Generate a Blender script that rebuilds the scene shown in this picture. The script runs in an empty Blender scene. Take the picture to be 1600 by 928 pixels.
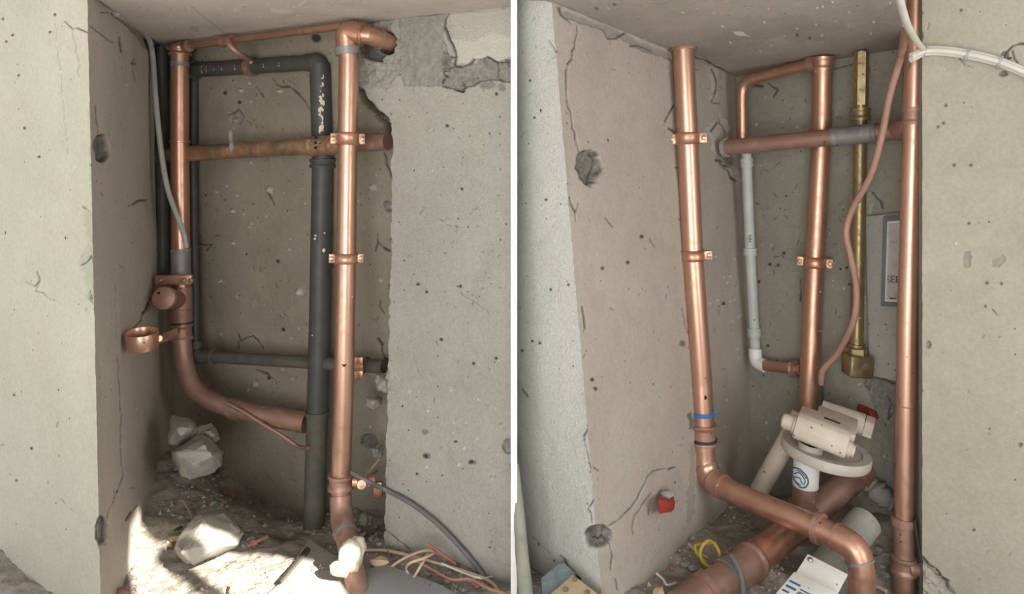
import bpy, bmesh, math, random
import numpy as np
from mathutils import Vector, Matrix
from mathutils.geometry import convex_hull_2d

random.seed(7)
NPR = np.random.RandomState(11)
C = bpy.context.scene.collection
SC = bpy.context.scene
F = 1100.0           # focal length in pixels of a 1600 px wide frame
HOR = 250.0          # picture row of the horizon
K = 0.894            # metres per depth unit
ZC = 1.60            # camera height

# ------------------------------------------------------------------ camera, sky, sun, lights, exposure
cd = bpy.data.cameras.new('camera')
cd.sensor_width = 36.0
cd.lens = F / 1600.0 * 36.0
cd.shift_y = -(464.0 - HOR) / 1600.0
cd.clip_start = 0.02
cam = bpy.data.objects.new('camera', cd)
cam.location = (0, 0, ZC)
cam.rotation_euler = (math.radians(90), 0, 0)
C.objects.link(cam)
SC.camera = cam

w = bpy.data.worlds.new('sky')
SC.world = w
w.use_nodes = True
bgn = w.node_tree.nodes['Background']
bgn.inputs[0].default_value = (1.0, 0.985, 0.96, 1)
bgn.inputs[1].default_value = 0.74

SUN_DIR = Vector((-0.62, 0.70, -0.62)).normalized()
sl = bpy.data.lights.new('sun', 'SUN')
sl.energy = 24.0
sl.angle = math.radians(0.35)
sl.color = (1.0, 0.93, 0.82)
so = bpy.data.objects.new('sun', sl)
so.rotation_euler = SUN_DIR.to_track_quat('-Z', 'Y').to_euler()
so.location = (6, -8, 7)
C.objects.link(so)

def area(name, loc, target, sx, sy, power, col):
    l = bpy.data.lights.new(name, 'AREA')
    l.shape = 'RECTANGLE'; l.size = sx; l.size_y = sy
    l.energy = power; l.color = col
    o = bpy.data.objects.new(name, l)
    o.location = loc
    o.rotation_euler = (Vector(target) - Vector(loc)).to_track_quat('-Z', 'Y').to_euler()
    C.objects.link(o)
    return o
area('soft_key_behind_camera', (-0.55, -1.8, 1.15), (0.0, 3.0, 1.6), 2.2, 2.3, 112, (1.0, 0.975, 0.94))  # added soft key behind the camera, standing in for front daylight

area('side_fill_light', (2.15, 0.7, 1.25), (-1.5, 2.7, 1.2), 1.2, 1.5, 36, (1.0, 0.98, 0.95))  # added unseen fill that brightens the dark left cheek

SC.view_settings.view_transform = 'Standard'
SC.view_settings.look = 'None'
SC.view_settings.gamma = 1.0
SC.view_settings.use_curve_mapping = False
SC.view_settings.exposure = 0.0

# ------------------------------------------------------------------ picture <-> world
def P(x, y, d):
    Y = d * K
    return Vector(((x - 800.0) / F * Y, Y, ZC + (HOR - y) / F * Y))
def ray(x, y):
    return Vector(((x - 800.0) / F, 1.0, (HOR - y) / F))
CAM = Vector((0, 0, ZC))
def proj(p):
    return (800 + p[0] / p[1] * F, HOR - (p[2] - ZC) / p[1] * F)
class Plane:
    def __init__(s, a, b, c):
        s.n = (b - a).cross(c - a).normalized()
        if s.n.dot(CAM - a) < 0: s.n = -s.n
        s.a = a.copy()
    def at(s, x, y, off=0.0):
        r = ray(x, y)
        t = (s.a + s.n * off - CAM).dot(s.n) / r.dot(s.n)
        return CAM + r * t
    def d(s, x, y, off=0.0):
        return s.at(x, y, off).y / K

# left bay
EA0, EA1 = P(136, -20, 2.7), P(157, 928, 2.7)
LBt = P(250, 76, 4.2)
LL = Plane(EA0, EA1, LBt)                                  # left cheek of the left bay
LB = Plane(LBt, LL.at(272, 655), P(610, 300, 3.5))         # its back wall
LR = Plane(P(612, 300, 3.25), P(600, 845, 3.25), P(798, 300, 2.95))   # face right of it
LF = Plane(EA0, EA1, P(0, 460, 3.15))                      # face left of it
LC = Plane(LBt, P(798, 8, 2.95), P(137, -8, 2.7))          # ceiling
# right bay
RE0, RE1 = P(862, 3, 2.6), P(940, 928, 2.6)
RBt = P(1150, 120, 4.2)
RL = Plane(RE0, RE1, RBt)
RB = Plane(RBt, RL.at(1178, 775), P(1441, 300, 3.3))
RF = Plane(RE0, RE1, P(806, 464, 3.0))
RR = Plane(P(1441, 300, 2.95), P(1441, 800, 2.95), P(1600, 300, 2.75))
RC = Plane(RE0, RBt, RB.at(1415, 75))

# ------------------------------------------------------------------ numpy noise
def _hash(ix, iy, seed):
    h = (ix.astype(np.int64) * 374761393 + iy.astype(np.int64) * 668265263 + seed * 974711) & 0x7fffffff
    h = ((h ^ (h >> 13)) * 1274126177) & 0x7fffffff
    return ((h ^ (h >> 16)) & 0xffff) / 65535.0
def vnoise(x, y, seed=0):
    ix = np.floor(x); iy = np.floor(y)
    fx = x - ix; fy = y - iy
    fx = fx * fx * (3 - 2 * fx); fy = fy * fy * (3 - 2 * fy)
    a = _hash(ix, iy, seed); b = _hash(ix + 1, iy, seed); c = _hash(ix, iy + 1, seed); d = _hash(ix + 1, iy + 1, seed)
    return (a * (1 - fx) + b * fx) * (1 - fy) + (c * (1 - fx) + d * fx) * fy
def fbm(x, y, oct=4, seed=0):
    s = 0; a = 0.5; t = 0
    for i in range(oct):
        s = s + a * vnoise(x * 2 ** i, y * 2 ** i, seed + i); t += a; a *= 0.5
    return s / t - 0.5

# ------------------------------------------------------------------ materials
def newmat(name):
    m = bpy.data.materials.new(name); m.use_nodes = True
    nt = m.node_tree
    return m, nt, nt.nodes['Principled BSDF']
def N(nt, t, **kw):
    n = nt.nodes.new(t)
    for k, v in kw.items():
        if k in ('inputs',):
            for kk, vv in v.items(): n.inputs[kk].default_value = vv
        else: setattr(n, k, v)
    return n
def mixc(nt, fac, a, b):
    n = nt.nodes.new('ShaderNodeMix'); n.data_type = 'RGBA'
    L = nt.links
    for s, v in ((n.inputs[0], fac), (n.inputs[6], a), (n.inputs[7], b)):
        if isinstance(v, bpy.types.NodeSocket): L.new(v, s)
        elif isinstance(v, (int, float)): s.default_value = v
        else: s.default_value = (v[0], v[1], v[2], 1)
    return n.outputs[2]
def ramp(nt, val, lo, hi, a=0.0, b=1.0):
    n = nt.nodes.new('ShaderNodeMapRange'); n.clamp = True
    n.inputs[1].default_value = lo; n.inputs[2].default_value = hi
    n.inputs[3].default_value = a; n.inputs[4].default_value = b
    nt.links.new(val, n.inputs[0]); return n.outputs[0]
def mul(nt, a, b, op='MULTIPLY'):
    n = nt.nodes.new('ShaderNodeMath'); n.operation = op
    for s, v in ((n.inputs[0], a), (n.inputs[1], b)):
        if isinstance(v, bpy.types.NodeSocket): nt.links.new(v, s)
        else: s.default_value = v
    return n.outputs[0]
def noise(nt, co, scale, detail=4, rough=0.55, dist=0.0):
    n = nt.nodes.new('ShaderNodeTexNoise')
    n.inputs['Scale'].default_value = scale; n.inputs['Detail'].default_value = detail
    n.inputs['Roughness'].default_value = rough; n.inputs['Distortion'].default_value = dist
    nt.links.new(co, n.inputs['Vector']); return n.outputs['Fac']
def specks(nt, co, scale, size, keep, seed=0.0):
    """irregular small spots: distance to voronoi cells, only a share of the cells kept"""
    v = nt.nodes.new('ShaderNodeTexVoronoi'); v.inputs['Scale'].default_value = scale
    mp = nt.nodes.new('ShaderNodeMapping'); mp.inputs['Location'].default_value = (seed, seed * 1.7, seed * 0.3)
    nt.links.new(co, mp.inputs[0]); nt.links.new(mp.outputs[0], v.inputs['Vector'])
    sep = nt.nodes.new('ShaderNodeSeparateColor'); nt.links.new(v.outputs['Color'], sep.inputs[0])
    k = mul(nt, sep.outputs[0], keep, 'LESS_THAN')
    sz = mul(nt, sep.outputs[1], size); n2 = noise(nt, co, scale * 5, 2)
    dd = mul(nt, v.outputs['Distance'], mul(nt, mul(nt, n2, 0.5, 'SUBTRACT'), size * 1.2), 'ADD')
    s = mul(nt, dd, sz, 'LESS_THAN')
    return mul(nt, k, s)

def plaster(name, ca, cb, dirt=(0.035, 0.03, 0.025), conc=(0.23, 0.225, 0.21), pale=(0.55, 0.53, 0.48), bump=0.5, spot=1.0, stain=(0.22, 0.19, 0.15), stain_amt=0.25, fine=1.0):
    m, nt, b = newmat(name)
    co = N(nt, 'ShaderNodeNewGeometry').outputs['Position']
    big = noise(nt, co, 2.3, 5, 0.6)
    col = mixc(nt, ramp(nt, big, 0.35, 0.68), ca, cb)
    st = noise(nt, co, 4.7, 6, 0.65, 0.6)
    col = mixc(nt, mul(nt, ramp(nt, st, 0.52, 0.75), stain_amt), col, stain)
    gr = noise(nt, co, 70, 3, 0.7)
    col = mixc(nt, ramp(nt, gr, 0.3, 0.7, 0.16, 0.0), col, (0.06, 0.055, 0.05))
    s1 = specks(nt, co, 20, 0.13, 0.22 * spot, 3.1)
    s2 = specks(nt, co, 48, 0.22, 0.22 * spot, 9.4)
    s3 = specks(nt, co, 34, 0.17, 0.14 * spot, 5.7)
    col = mixc(nt, mul(nt, s2, 0.8), col, (0.07, 0.06, 0.05))
    col = mixc(nt, mul(nt, s1, 0.9), col, (0.04, 0.035, 0.03))
    col = mixc(nt, mul(nt, s3, 0.8), col, pale)
    at = N(nt, 'ShaderNodeAttribute', attribute_name='mask')
    sp = N(nt, 'ShaderNodeSeparateColor'); nt.links.new(at.outputs['Color'], sp.inputs[0])
    g2 = noise(nt, co, 34, 5, 0.7)
    cc = mixc(nt, ramp(nt, g2, 0.3, 0.7), [c * 0.62 for c in conc], [c * 1.3 for c in conc])
    col = mixc(nt, sp.outputs[1], col, cc)
    col = mixc(nt, sp.outputs[2], col, pale)
    col = mixc(nt, mul(nt, sp.outputs[0], 0.9), col, dirt)  # red mask: crack grime, and shade painted into holes and gaps
    nt.links.new(col, b.inputs['Base Color'])
    b.inputs['Roughness'].default_value = 0.92
    b.inputs['Specular IOR Level'].default_value = 0.2
    h1 = noise(nt, co, 26, 4, 0.6)
    h2 = noise(nt, co, 115, 3, 0.6, 1.2)
    h = mul(nt, mul(nt, h1, 1.2), mul(nt, h2, 1.3 * fine), 'ADD')
    h = mul(nt, h, mul(nt, mul(nt, s1, s2, 'ADD'), 1.2), 'SUBTRACT')
    h = mul(nt, h, mul(nt, s3, 0.8), 'ADD')
    bp = N(nt, 'ShaderNodeBump'); bp.inputs['Strength'].default_value = bump; bp.inputs['Distance'].default_value = 0.006
    nt.links.new(h, bp.inputs['Height']); nt.links.new(bp.outputs[0], b.inputs['Normal'])
    return m

def metal(name, c, c2, metallic=0.82, rough=0.30, grime=0.22, gcol=(0.22, 0.14, 0.11), flecks=0.05, bump=0.05, scale=1.0):
    m, nt, b = newmat(name)
    co = N(nt, 'ShaderNodeNewGeometry').outputs['Position']
    n1 = noise(nt, co, 5.5 * scale, 5, 0.6)
    col = mixc(nt, ramp(nt, n1, 0.35, 0.65), c, c2)
    n2 = noise(nt, co, 26 * scale, 6, 0.7, 0.5)
    g = mul(nt, ramp(nt, n2, 0.5, 0.68), grime)
    col = mixc(nt, g, col, gcol)
    s1 = specks(nt, co, 45, 0.22, flecks, 2.2)
    s2 = specks(nt, co, 40, 0.2, flecks * 0.8, 7.9)
    col = mixc(nt, mul(nt, s1, 0.8), col, (0.05, 0.04, 0.035))
    col = mixc(nt, mul(nt, s2, 0.7), col, (0.6, 0.56, 0.5))
    nt.links.new(col, b.inputs['Base Color'])
    mm = mul(nt, mul(nt, 1.0, mul(nt, g, s2, 'MAXIMUM'), 'SUBTRACT'), metallic)
    nt.links.new(mm, b.inputs['Metallic'])
    rr = mul(nt, rough, mul(nt, mul(nt, n2, 0.5, 'SUBTRACT'), 0.35), 'ADD')
    rr = mul(nt, rr, mul(nt, g, 0.45), 'ADD')
    nt.links.new(rr, b.inputs['Roughness'])
    bp = N(nt, 'ShaderNodeBump'); bp.inputs['Strength'].default_value = bump; bp.inputs['Distance'].default_value = 0.003
    nt.links.new(mul(nt, n2, mul(nt, s2, 0.5), 'ADD'), bp.inputs['Height']); nt.links.new(bp.outputs[0], b.inputs['Normal'])
    return m

def simple(name, c, c2=None, rough=0.6, metallic=0.0, scale=12, bump=0.2, flecks=0.12, dist=0.003, spec=0.4):
    m, nt, b = newmat(name)
    co = N(nt, 'ShaderNodeNewGeometry').outputs['Position']
    if c2 is None: c2 = [k * 0.7 for k in c]
    n1 = noise(nt, co, scale, 6, 0.65)
    col = mixc(nt, ramp(nt, n1, 0.35, 0.68), c, c2)
    s1 = specks(nt, co, 50, 0.22, flecks, 1.3)
    col = mixc(nt, mul(nt, s1, 0.75), col, (0.05, 0.045, 0.04))
    nt.links.new(col, b.inputs['Base Color'])
    b.inputs['Roughness'].default_value = rough; b.inputs['Metallic'].default_value = metallic
    b.inputs['Specular IOR Level'].default_value = spec
    n2 = noise(nt, co, scale * 5, 4, 0.6)
    bp = N(nt, 'ShaderNodeBump'); bp.inputs['Strength'].default_value = bump; bp.inputs['Distance'].default_value = dist
    nt.links.new(n2, bp.inputs['Height']); nt.links.new(bp.outputs[0], b.inputs['Normal'])
    return m

M = {}
M['face_left'] = plaster('cream_plaster', (0.56, 0.55, 0.45), (0.62, 0.61, 0.52), spot=0.35, bump=0.45, stain=(0.5, 0.43, 0.33), stain_amt=0.3)
M['cheek_left'] = plaster('pinkish_plaster', (0.50, 0.455, 0.40), (0.57, 0.525, 0.465), spot=0.5, bump=0.4)
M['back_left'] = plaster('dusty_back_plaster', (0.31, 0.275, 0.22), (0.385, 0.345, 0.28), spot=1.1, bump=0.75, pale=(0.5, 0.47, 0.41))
M['face_mid'] = plaster('pitted_plaster', (0.43, 0.42, 0.375), (0.49, 0.48, 0.435), spot=0.9, bump=0.75, fine=1.2, pale=(0.62, 0.60, 0.54), conc=(0.30, 0.295, 0.27))
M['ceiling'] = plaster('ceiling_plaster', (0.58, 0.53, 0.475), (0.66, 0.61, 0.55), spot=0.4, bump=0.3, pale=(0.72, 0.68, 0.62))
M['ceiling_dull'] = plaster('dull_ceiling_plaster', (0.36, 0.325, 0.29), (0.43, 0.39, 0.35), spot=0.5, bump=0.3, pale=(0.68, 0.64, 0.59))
M['face_white'] = plaster('white_plaster', (0.70, 0.71, 0.67), (0.76, 0.77, 0.73), spot=0.4, bump=0.8, fine=1.5)
M['cheek_right'] = plaster('grey_pink_plaster', (0.41, 0.365, 0.32), (0.47, 0.43, 0.38), spot=0.5, bump=0.35)
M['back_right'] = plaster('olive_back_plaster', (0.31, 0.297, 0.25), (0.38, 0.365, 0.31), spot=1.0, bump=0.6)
M['face_right'] = plaster('beige_plaster', (0.39, 0.365, 0.29), (0.44, 0.42, 0.345), spot=0.35, bump=0.35)
M['outer'] = plaster('outer_plaster', (0.56, 0.54, 0.50), (0.62, 0.60, 0.56), spot=0.2)
M['floor'] = plaster('rubble_dirt', (0.37, 0.33, 0.285), (0.47, 0.425, 0.37), spot=1.6, bump=1.0, stain=(0.22, 0.195, 0.16), stain_amt=0.5, pale=(0.58, 0.56, 0.52), conc=(0.33, 0.315, 0.285))
M['trim'] = simple('plain_white_paint', (0.92, 0.92, 0.90), (0.85, 0.85, 0.83), rough=0.5, bump=0.05, flecks=0.0)  # white for the added border post and the unseen shadow bar
M['copper'] = metal('copper', (0.62, 0.36, 0.26), (0.54, 0.30, 0.215), rough=0.36, grime=0.16)
M['copper_bright'] = metal('bright_copper', (0.66, 0.41, 0.31), (0.60, 0.36, 0.265), rough=0.34, grime=0.12, flecks=0.025)
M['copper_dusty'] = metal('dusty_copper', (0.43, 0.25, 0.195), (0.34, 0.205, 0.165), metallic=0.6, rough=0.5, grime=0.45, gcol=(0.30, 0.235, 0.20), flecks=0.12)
M['copper_stained'] = metal('stained_copper', (0.66, 0.38, 0.20), (0.30, 0.25, 0.19), metallic=0.75, rough=0.38, grime=0.5, gcol=(0.20, 0.18, 0.15), flecks=0.2)
M['clamp'] = metal('clamp_copper', (0.66, 0.37, 0.26), (0.54, 0.30, 0.21), metallic=0.8, rough=0.36, grime=0.4, bump=0.2)
M['bolt'] = metal('bolt_steel', (0.55, 0.42, 0.33), (0.40, 0.30, 0.24), metallic=0.9, rough=0.35, grime=0.4, flecks=0)
M['solder'] = metal('grey_solder', (0.30, 0.30, 0.30), (0.22, 0.225, 0.23), metallic=0.5, rough=0.5, grime=0.4, gcol=(0.36, 0.35, 0.33))
M['black'] = simple('black_iron', (0.055, 0.058, 0.057), (0.085, 0.083, 0.076), rough=0.5, scale=9, bump=0.25, flecks=0.1)
M['black_dusty'] = simple('dusty_black_iron', (0.11, 0.105, 0.09), (0.075, 0.073, 0.066), rough=0.7, scale=16, bump=0.4)
M['brass'] = metal('old_brass', (0.33, 0.25, 0.125), (0.25, 0.195, 0.105), metallic=0.7, rough=0.4, grime=0.5, gcol=(0.20, 0.16, 0.10), flecks=0.15)
M['pvc'] = simple('grey_pvc', (0.47, 0.49, 0.48), (0.40, 0.42, 0.41), rough=0.45, bump=0.06, flecks=0.1)
M['cream_pvc'] = simple('cream_plastic', (0.56, 0.49, 0.41), (0.47, 0.405, 0.335), rough=0.55, bump=0.12, flecks=0.45)
M['flange'] = simple('dirty_white_flange', (0.48, 0.45, 0.395), (0.38, 0.355, 0.31), rough=0.65, bump=0.15, flecks=0.3)
M['white_plastic'] = simple('white_plastic', (0.74, 0.74, 0.71), (0.66, 0.65, 0.61), rough=0.45, bump=0.05, flecks=0.1)
M['cable_grey'] = simple('grey_cable', (0.40, 0.41, 0.41), (0.34, 0.35, 0.35), rough=0.5, bump=0.05, flecks=0.05)
M['cable_white'] = simple('white_cable', (0.66, 0.64, 0.58), (0.58, 0.56, 0.50), rough=0.5, bump=0.05, flecks=0.05)
M['cable_dark'] = simple('dark_grey_cable', (0.13, 0.135, 0.14), (0.18, 0.18, 0.18), rough=0.5, bump=0.05)
M['cable_black'] = simple('black_cable', (0.03, 0.03, 0.03), (0.05, 0.05, 0.05), rough=0.5)
M['hose'] = simple('red_brown_hose', (0.34, 0.19, 0.145), (0.40, 0.24, 0.19), rough=0.5, bump=0.05)
M['wire_red'] = simple('copper_red_wire', (0.50, 0.24, 0.16), (0.42, 0.20, 0.13), rough=0.45)
M['wire_pale'] = simple('pale_wire', (0.55, 0.38, 0.26), (0.62, 0.48, 0.34), rough=0.5)
M['yellow'] = simple('yellow_wire', (0.52, 0.38, 0.07), (0.44, 0.33, 0.09), rough=0.5)
M['blue'] = simple('blue_tape', (0.05, 0.16, 0.42), (0.04, 0.12, 0.34), rough=0.5, flecks=0.05)
M['blue_ink'] = simple('blue_ink', (0.03, 0.10, 0.22), (0.04, 0.12, 0.26), rough=0.6, flecks=0)
M['black_tape'] = simple('black_tape', (0.025, 0.03, 0.028), (0.04, 0.045, 0.04), rough=0.6)
M['red'] = simple('red_plastic', (0.36, 0.045, 0.035), (0.28, 0.04, 0.03), rough=0.5, flecks=0.15)
M['stone'] = simple('pale_stone', (0.36, 0.345, 0.315), (0.25, 0.24, 0.22), rough=0.9, scale=16, bump=0.7, dist=0.008, flecks=0.15)
M['stone_cream'] = simple('cream_stone', (0.44, 0.42, 0.37), (0.34, 0.325, 0.285), rough=0.9, scale=14, bump=0.6, dist=0.008, flecks=0.15)
M['pebble'] = simple('pebble_grey', (0.40, 0.38, 0.35), (0.27, 0.26, 0.24), rough=0.9, scale=20, bump=0.5)
M['brick'] = simple('broken_brick', (0.42, 0.20, 0.15), (0.32, 0.16, 0.12), rough=0.9, bump=0.6)
M['slab'] = simple('blue_grey_slab', (0.36, 0.38, 0.39), (0.30, 0.32, 0.33), rough=0.75, scale=7, bump=0.3, flecks=0.25)
M['slab_dusty'] = simple('dusty_slab', (0.42, 0.40, 0.36), (0.34, 0.33, 0.30), rough=0.85, scale=8, bump=0.3, flecks=0.2)
M['slate'] = simple('blue_grey_slate', (0.30, 0.36, 0.40), (0.17, 0.20, 0.22), rough=0.6, scale=18, bump=0.6, dist=0.006)
M['wood'] = simple('raw_wood', (0.58, 0.45, 0.28), (0.50, 0.38, 0.24), rough=0.7, scale=6, bump=0.2)
M['post'] = simple('weathered_post', (0.30, 0.30, 0.24), (0.20, 0.22, 0.18), rough=0.8, scale=9, bump=0.4)
M['shadow_strip'] = simple('shadow_strip_dark', (0.09, 0.08, 0.065), (0.06, 0.055, 0.045), rough=0.9)
M['foam'] = simple('dried_foam', (0.74, 0.68, 0.56), (0.64, 0.57, 0.45), rough=0.9, scale=18, bump=0.6, dist=0.006, flecks=0.1)
M['strip'] = simple('pink_red_plastic', (0.46, 0.17, 0.14), (0.38, 0.13, 0.11), rough=0.5)
M['leaf'] = simple('dry_leaf', (0.34, 0.24, 0.14), (0.24, 0.17, 0.10), rough=0.8)
M['leaf_green'] = simple('dull_green_leaf', (0.10, 0.14, 0.07), (0.07, 0.10, 0.05), rough=0.7)
M['twig'] = simple('dry_twig', (0.30, 0.21, 0.14), (0.22, 0.16, 0.11), rough=0.8)
M['frame_grey'] = simple('grey_frame', (0.16, 0.18, 0.195), (0.13, 0.145, 0.16), rough=0.5, flecks=0.05)
M['steel'] = metal('brushed_plate', (0.72, 0.73, 0.75), (0.5, 0.51, 0.53), metallic=0.8, rough=0.3, grime=0.3, gcol=(0.3, 0.3, 0.31), flecks=0.03)
M['dark'] = simple('black_void', (0.012, 0.011, 0.01), (0.02, 0.018, 0.016), rough=0.95)
M['cement'] = simple('grey_cement_pipe', (0.36, 0.35, 0.31), (0.28, 0.275, 0.25), rough=0.85, scale=11, bump=0.4, flecks=0.15)
M['mortar'] = simple('grey_mortar', (0.34, 0.33, 0.305), (0.25, 0.245, 0.225), rough=0.95, scale=16, bump=0.8, dist=0.008)

# ------------------------------------------------------------------ object helpers
ORG = {}
def mesh_obj(name, verts, faces, m, parent=None, smooth=35, base=None):
    org = Vector((0, 0, 0))
    if parent is not None: org = ORG[parent.name]
    elif base is not None: org = Vector(base)
    me = bpy.data.meshes.new(name)
    me.from_pydata([tuple(Vector(v) - org) for v in verts], [], faces)
    me.validate()
    bm = bmesh.new(); bm.from_mesh(me)
    bmesh.ops.recalc_face_normals(bm, faces=bm.faces)
    bm.to_mesh(me); bm.free()
    if smooth:
        me.polygons.foreach_set('use_smooth', [True] * len(me.polygons))
        me.set_sharp_from_angle(angle=math.radians(smooth))
    me.materials.append(m)
    o = bpy.data.objects.new(name, me); C.objects.link(o)
    if parent is not None:
        o.parent = parent
    else:
        o.location = org
    ORG[o.name] = org
    return o
def tag(o, label, cat, group=None, kind=None):
    o['label'] = label; o['category'] = cat
    if group: o['group'] = group
    if kind: o['kind'] = kind
    return o
def thing(name, label, cat, base, group=None):
    o = bpy.data.objects.new(name, None); o.empty_display_size = 0.05
    C.objects.link(o); o.location = Vector(base)
    ORG[o.name] = Vector(base)
    return tag(o, label, cat, group)

def fillet(pts, rad, seg=7):
    pts = [Vector(p) for p in pts]
    if len(pts) < 3: return pts
    out = [pts[0]]
    for i in range(1, len(pts) - 1):
        a, b, c = pts[i - 1], pts[i], pts[i + 1]
        r = rad[i] if isinstance(rad, (list, tuple)) else rad
        l1 = (a - b).length; l2 = (c - b).length
        if r <= 0 or (a - b).angle(c - b) > 3.08: out.append(b); continue
        r1 = min(r, l1 * 0.48); r2 = min(r, l2 * 0.48)
        p0 = b + (a - b).normalized() * r1; p2 = b + (c - b).normalized() * r2
        for k in range(seg + 1):
            t = k / seg
            out.append(p0 * (1 - t) ** 2 + b * 2 * t * (1 - t) + p2 * t * t)
    out.append(pts[-1]); return out
def spline(pts, n=8):
    pts = [Vector(p) for p in pts]
    q = [pts[0] * 2 - pts[1]] + pts + [pts[-1] * 2 - pts[-2]]
    out = []
    for i in range(1, len(q) - 2):
        a, b, c, d = q[i - 1], q[i], q[i + 1], q[i + 2]
        for k in range(n):
            t = k / n
            out.append(0.5 * ((2 * b) + (c - a) * t + (2 * a - 5 * b + 4 * c - d) * t * t + (3 * b - a - 3 * c + d) * t ** 3))
    out.append(pts[-1]); return out
def resample(path, step=0.02):
    out = [path[0]]
    for a, b in zip(path, path[1:]):
        n = max(1, int((b - a).length / step))
        for k in range(1, n + 1): out.append(a.lerp(b, k / n))
    return out
def tube(path, r, n=20, cap=True, jitter=0.0):
    path = [p for i, p in enumerate(path) if i == 0 or (p - path[i - 1]).length > 1e-5]
    m = len(path)
    rr = r if isinstance(r, (list, tuple)) else [r] * m
    tan = []
    for i in range(m):
        a = path[max(0, i - 1)]; b = path[min(m - 1, i + 1)]
        tan.append((b - a).normalized())
    up = Vector((0.13, -0.9, 0.31))
    nrm = (up - tan[0] * up.dot(tan[0])).normalized()
    V = []; Fc = []
    for i in range(m):
        nrm = (nrm - tan[i] * nrm.dot(tan[i])).normalized()
        bi = tan[i].cross(nrm)
        for k in range(n):
            a = 2 * math.pi * k / n
            q = rr[i] * (1 + (random.uniform(-jitter, jitter) if jitter else 0))
            V.append(path[i] + (nrm * math.cos(a) + bi * math.sin(a)) * q)
    for i in range(m - 1):
        for k in range(n):
            k2 = (k + 1) % n
            Fc.append((i * n + k, i * n + k2, (i + 1) * n + k2, (i + 1) * n + k))
    if cap:
        Fc.append(tuple(range(n - 1, -1, -1))); Fc.append(tuple((m - 1) * n + k for k in range(n)))
    return V, Fc
def lathe(c, axis, prof, n=28, ref=None):
    """prof: list of (along, radius); closed where radius 0"""
    axis = Vector(axis).normalized(); c = Vector(c)
    ref = Vector(ref) if ref is not None else Vector((0.2, -1, 0.3))
    u = (ref - axis * ref.dot(axis)).normalized(); v = axis.cross(u)
    V = []; Fc = []
    for s, r in prof:
        for k in range(n):
            a = 2 * math.pi * k / n
            V.append(c + axis * s + (u * math.cos(a) + v * math.sin(a)) * max(r, 1e-5))
    m = len(prof)
    for i in range(m - 1):
        for k in range(n):
            k2 = (k + 1) % n
            Fc.append((i * n + k, i * n + k2, (i + 1) * n + k2, (i + 1) * n + k))
    Fc.append(tuple(range(n - 1, -1, -1))); Fc.append(tuple((m - 1) * n + k for k in range(n)))
    return V, Fc
def boxmesh(c, ax, ay, az, bev=0.003, seg=2):
    """box with half-axis vectors ax, ay, az"""
    c, ax, ay, az = Vector(c), Vector(ax), Vector(ay), Vector(az)
    bm = bmesh.new()
    vs = [bm.verts.new(c + ax * i + ay * j + az * k) for i in (-1, 1) for j in (-1, 1) for k in (-1, 1)]
    for f in ((0, 1, 3, 2), (4, 6, 7, 5), (0, 4, 5, 1), (2, 3, 7, 6), (0, 2, 6, 4), (1, 5, 7, 3)):
        bm.faces.new([vs[i] for i in f])
    bmesh.ops.recalc_face_normals(bm, faces=bm.faces)
    if bev: bmesh.ops.bevel(bm, geom=list(bm.edges), offset=bev, segments=seg, affect='EDGES', profile=0.5)
    return grab(bm)
def grab(bm):
    bm.verts.ensure_lookup_table(); bm.verts.index_update()
    V = [v.co.copy() for v in bm.verts]; Fc = [tuple(v.index for v in f.verts) for f in bm.faces]
    bm.free(); return V, Fc
def join(*ms):
    V = []; Fc = []
    for v, f in ms:
        o = len(V); V += list(v); Fc += [tuple(i + o for i in q) for q in f]
    return V, Fc
def prism(poly, depth_vec, bev=0.0):
    """solid from a planar 3D outline pushed along a vector"""
    bm = bmesh.new()
    a = [bm.verts.new(Vector(p)) for p in poly]; b = [bm.verts.new(Vector(p) + Vector(depth_vec)) for p in poly]
    bm.faces.new(a); bm.faces.new(b[::-1])
    n = len(a)
    for i in range(n): bm.faces.new((a[i], a[(i + 1) % n], b[(i + 1) % n], b[i]))
    bmesh.ops.recalc_face_normals(bm, faces=bm.faces)
    if bev: bmesh.ops.bevel(bm, geom=list(bm.edges), offset=bev, segments=2, affect='EDGES', profile=0.5)
    return grab(bm)
def hull(points, sub=0, amp=0.0, bev=0.004, seed=0):
    bm = bmesh.new()
    for p in points: bm.verts.new(Vector(p))
    r = bmesh.ops.convex_hull(bm, input=bm.verts)
    bmesh.ops.delete(bm, geom=[v for v in bm.verts if not v.link_faces], context='VERTS')
    bmesh.ops.dissolve_limit(bm, angle_limit=math.radians(12), verts=bm.verts, edges=bm.edges)
    if bev: bmesh.ops.bevel(bm, geom=list(bm.edges), offset=bev, segments=2, affect='EDGES', profile=0.5)
    bmesh.ops.triangulate(bm, faces=bm.faces)
    if sub:
        bmesh.ops.subdivide_edges(bm, edges=bm.edges, cuts=sub, use_grid_fill=True)
        bm.normal_update()
        from mathutils import noise as mn
        for v in bm.verts:
            q = v.co * 22 + Vector((seed * 3.1, seed, 0))
            v.co += v.normal * (mn.noise(q) * amp + mn.noise(q * 2.7) * amp * 0.5)
    return grab(bm)
def sub(path, a, b, axis=1, step=0.006):
    """piece of a path between two picture rows (axis 1) or columns (axis 0)"""
    out = [p for p in resample(path, step) if min(a, b) <= proj(p)[axis] <= max(a, b)]
    return out
def where(path, v, axis=1):
    pp = resample(path, 0.004)
    i = min(range(len(pp)), key=lambda i: abs(proj(pp[i])[axis] - v))
    t = (pp[min(i + 2, len(pp) - 1)] - pp[max(0, i - 2)]).normalized()
    return pp[i], t
def pipe(root, path, r, m, name='pipe', n=22, step=0.03):
    return mesh_obj(name, *tube(resample(path, step), r, n), m, root)
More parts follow.
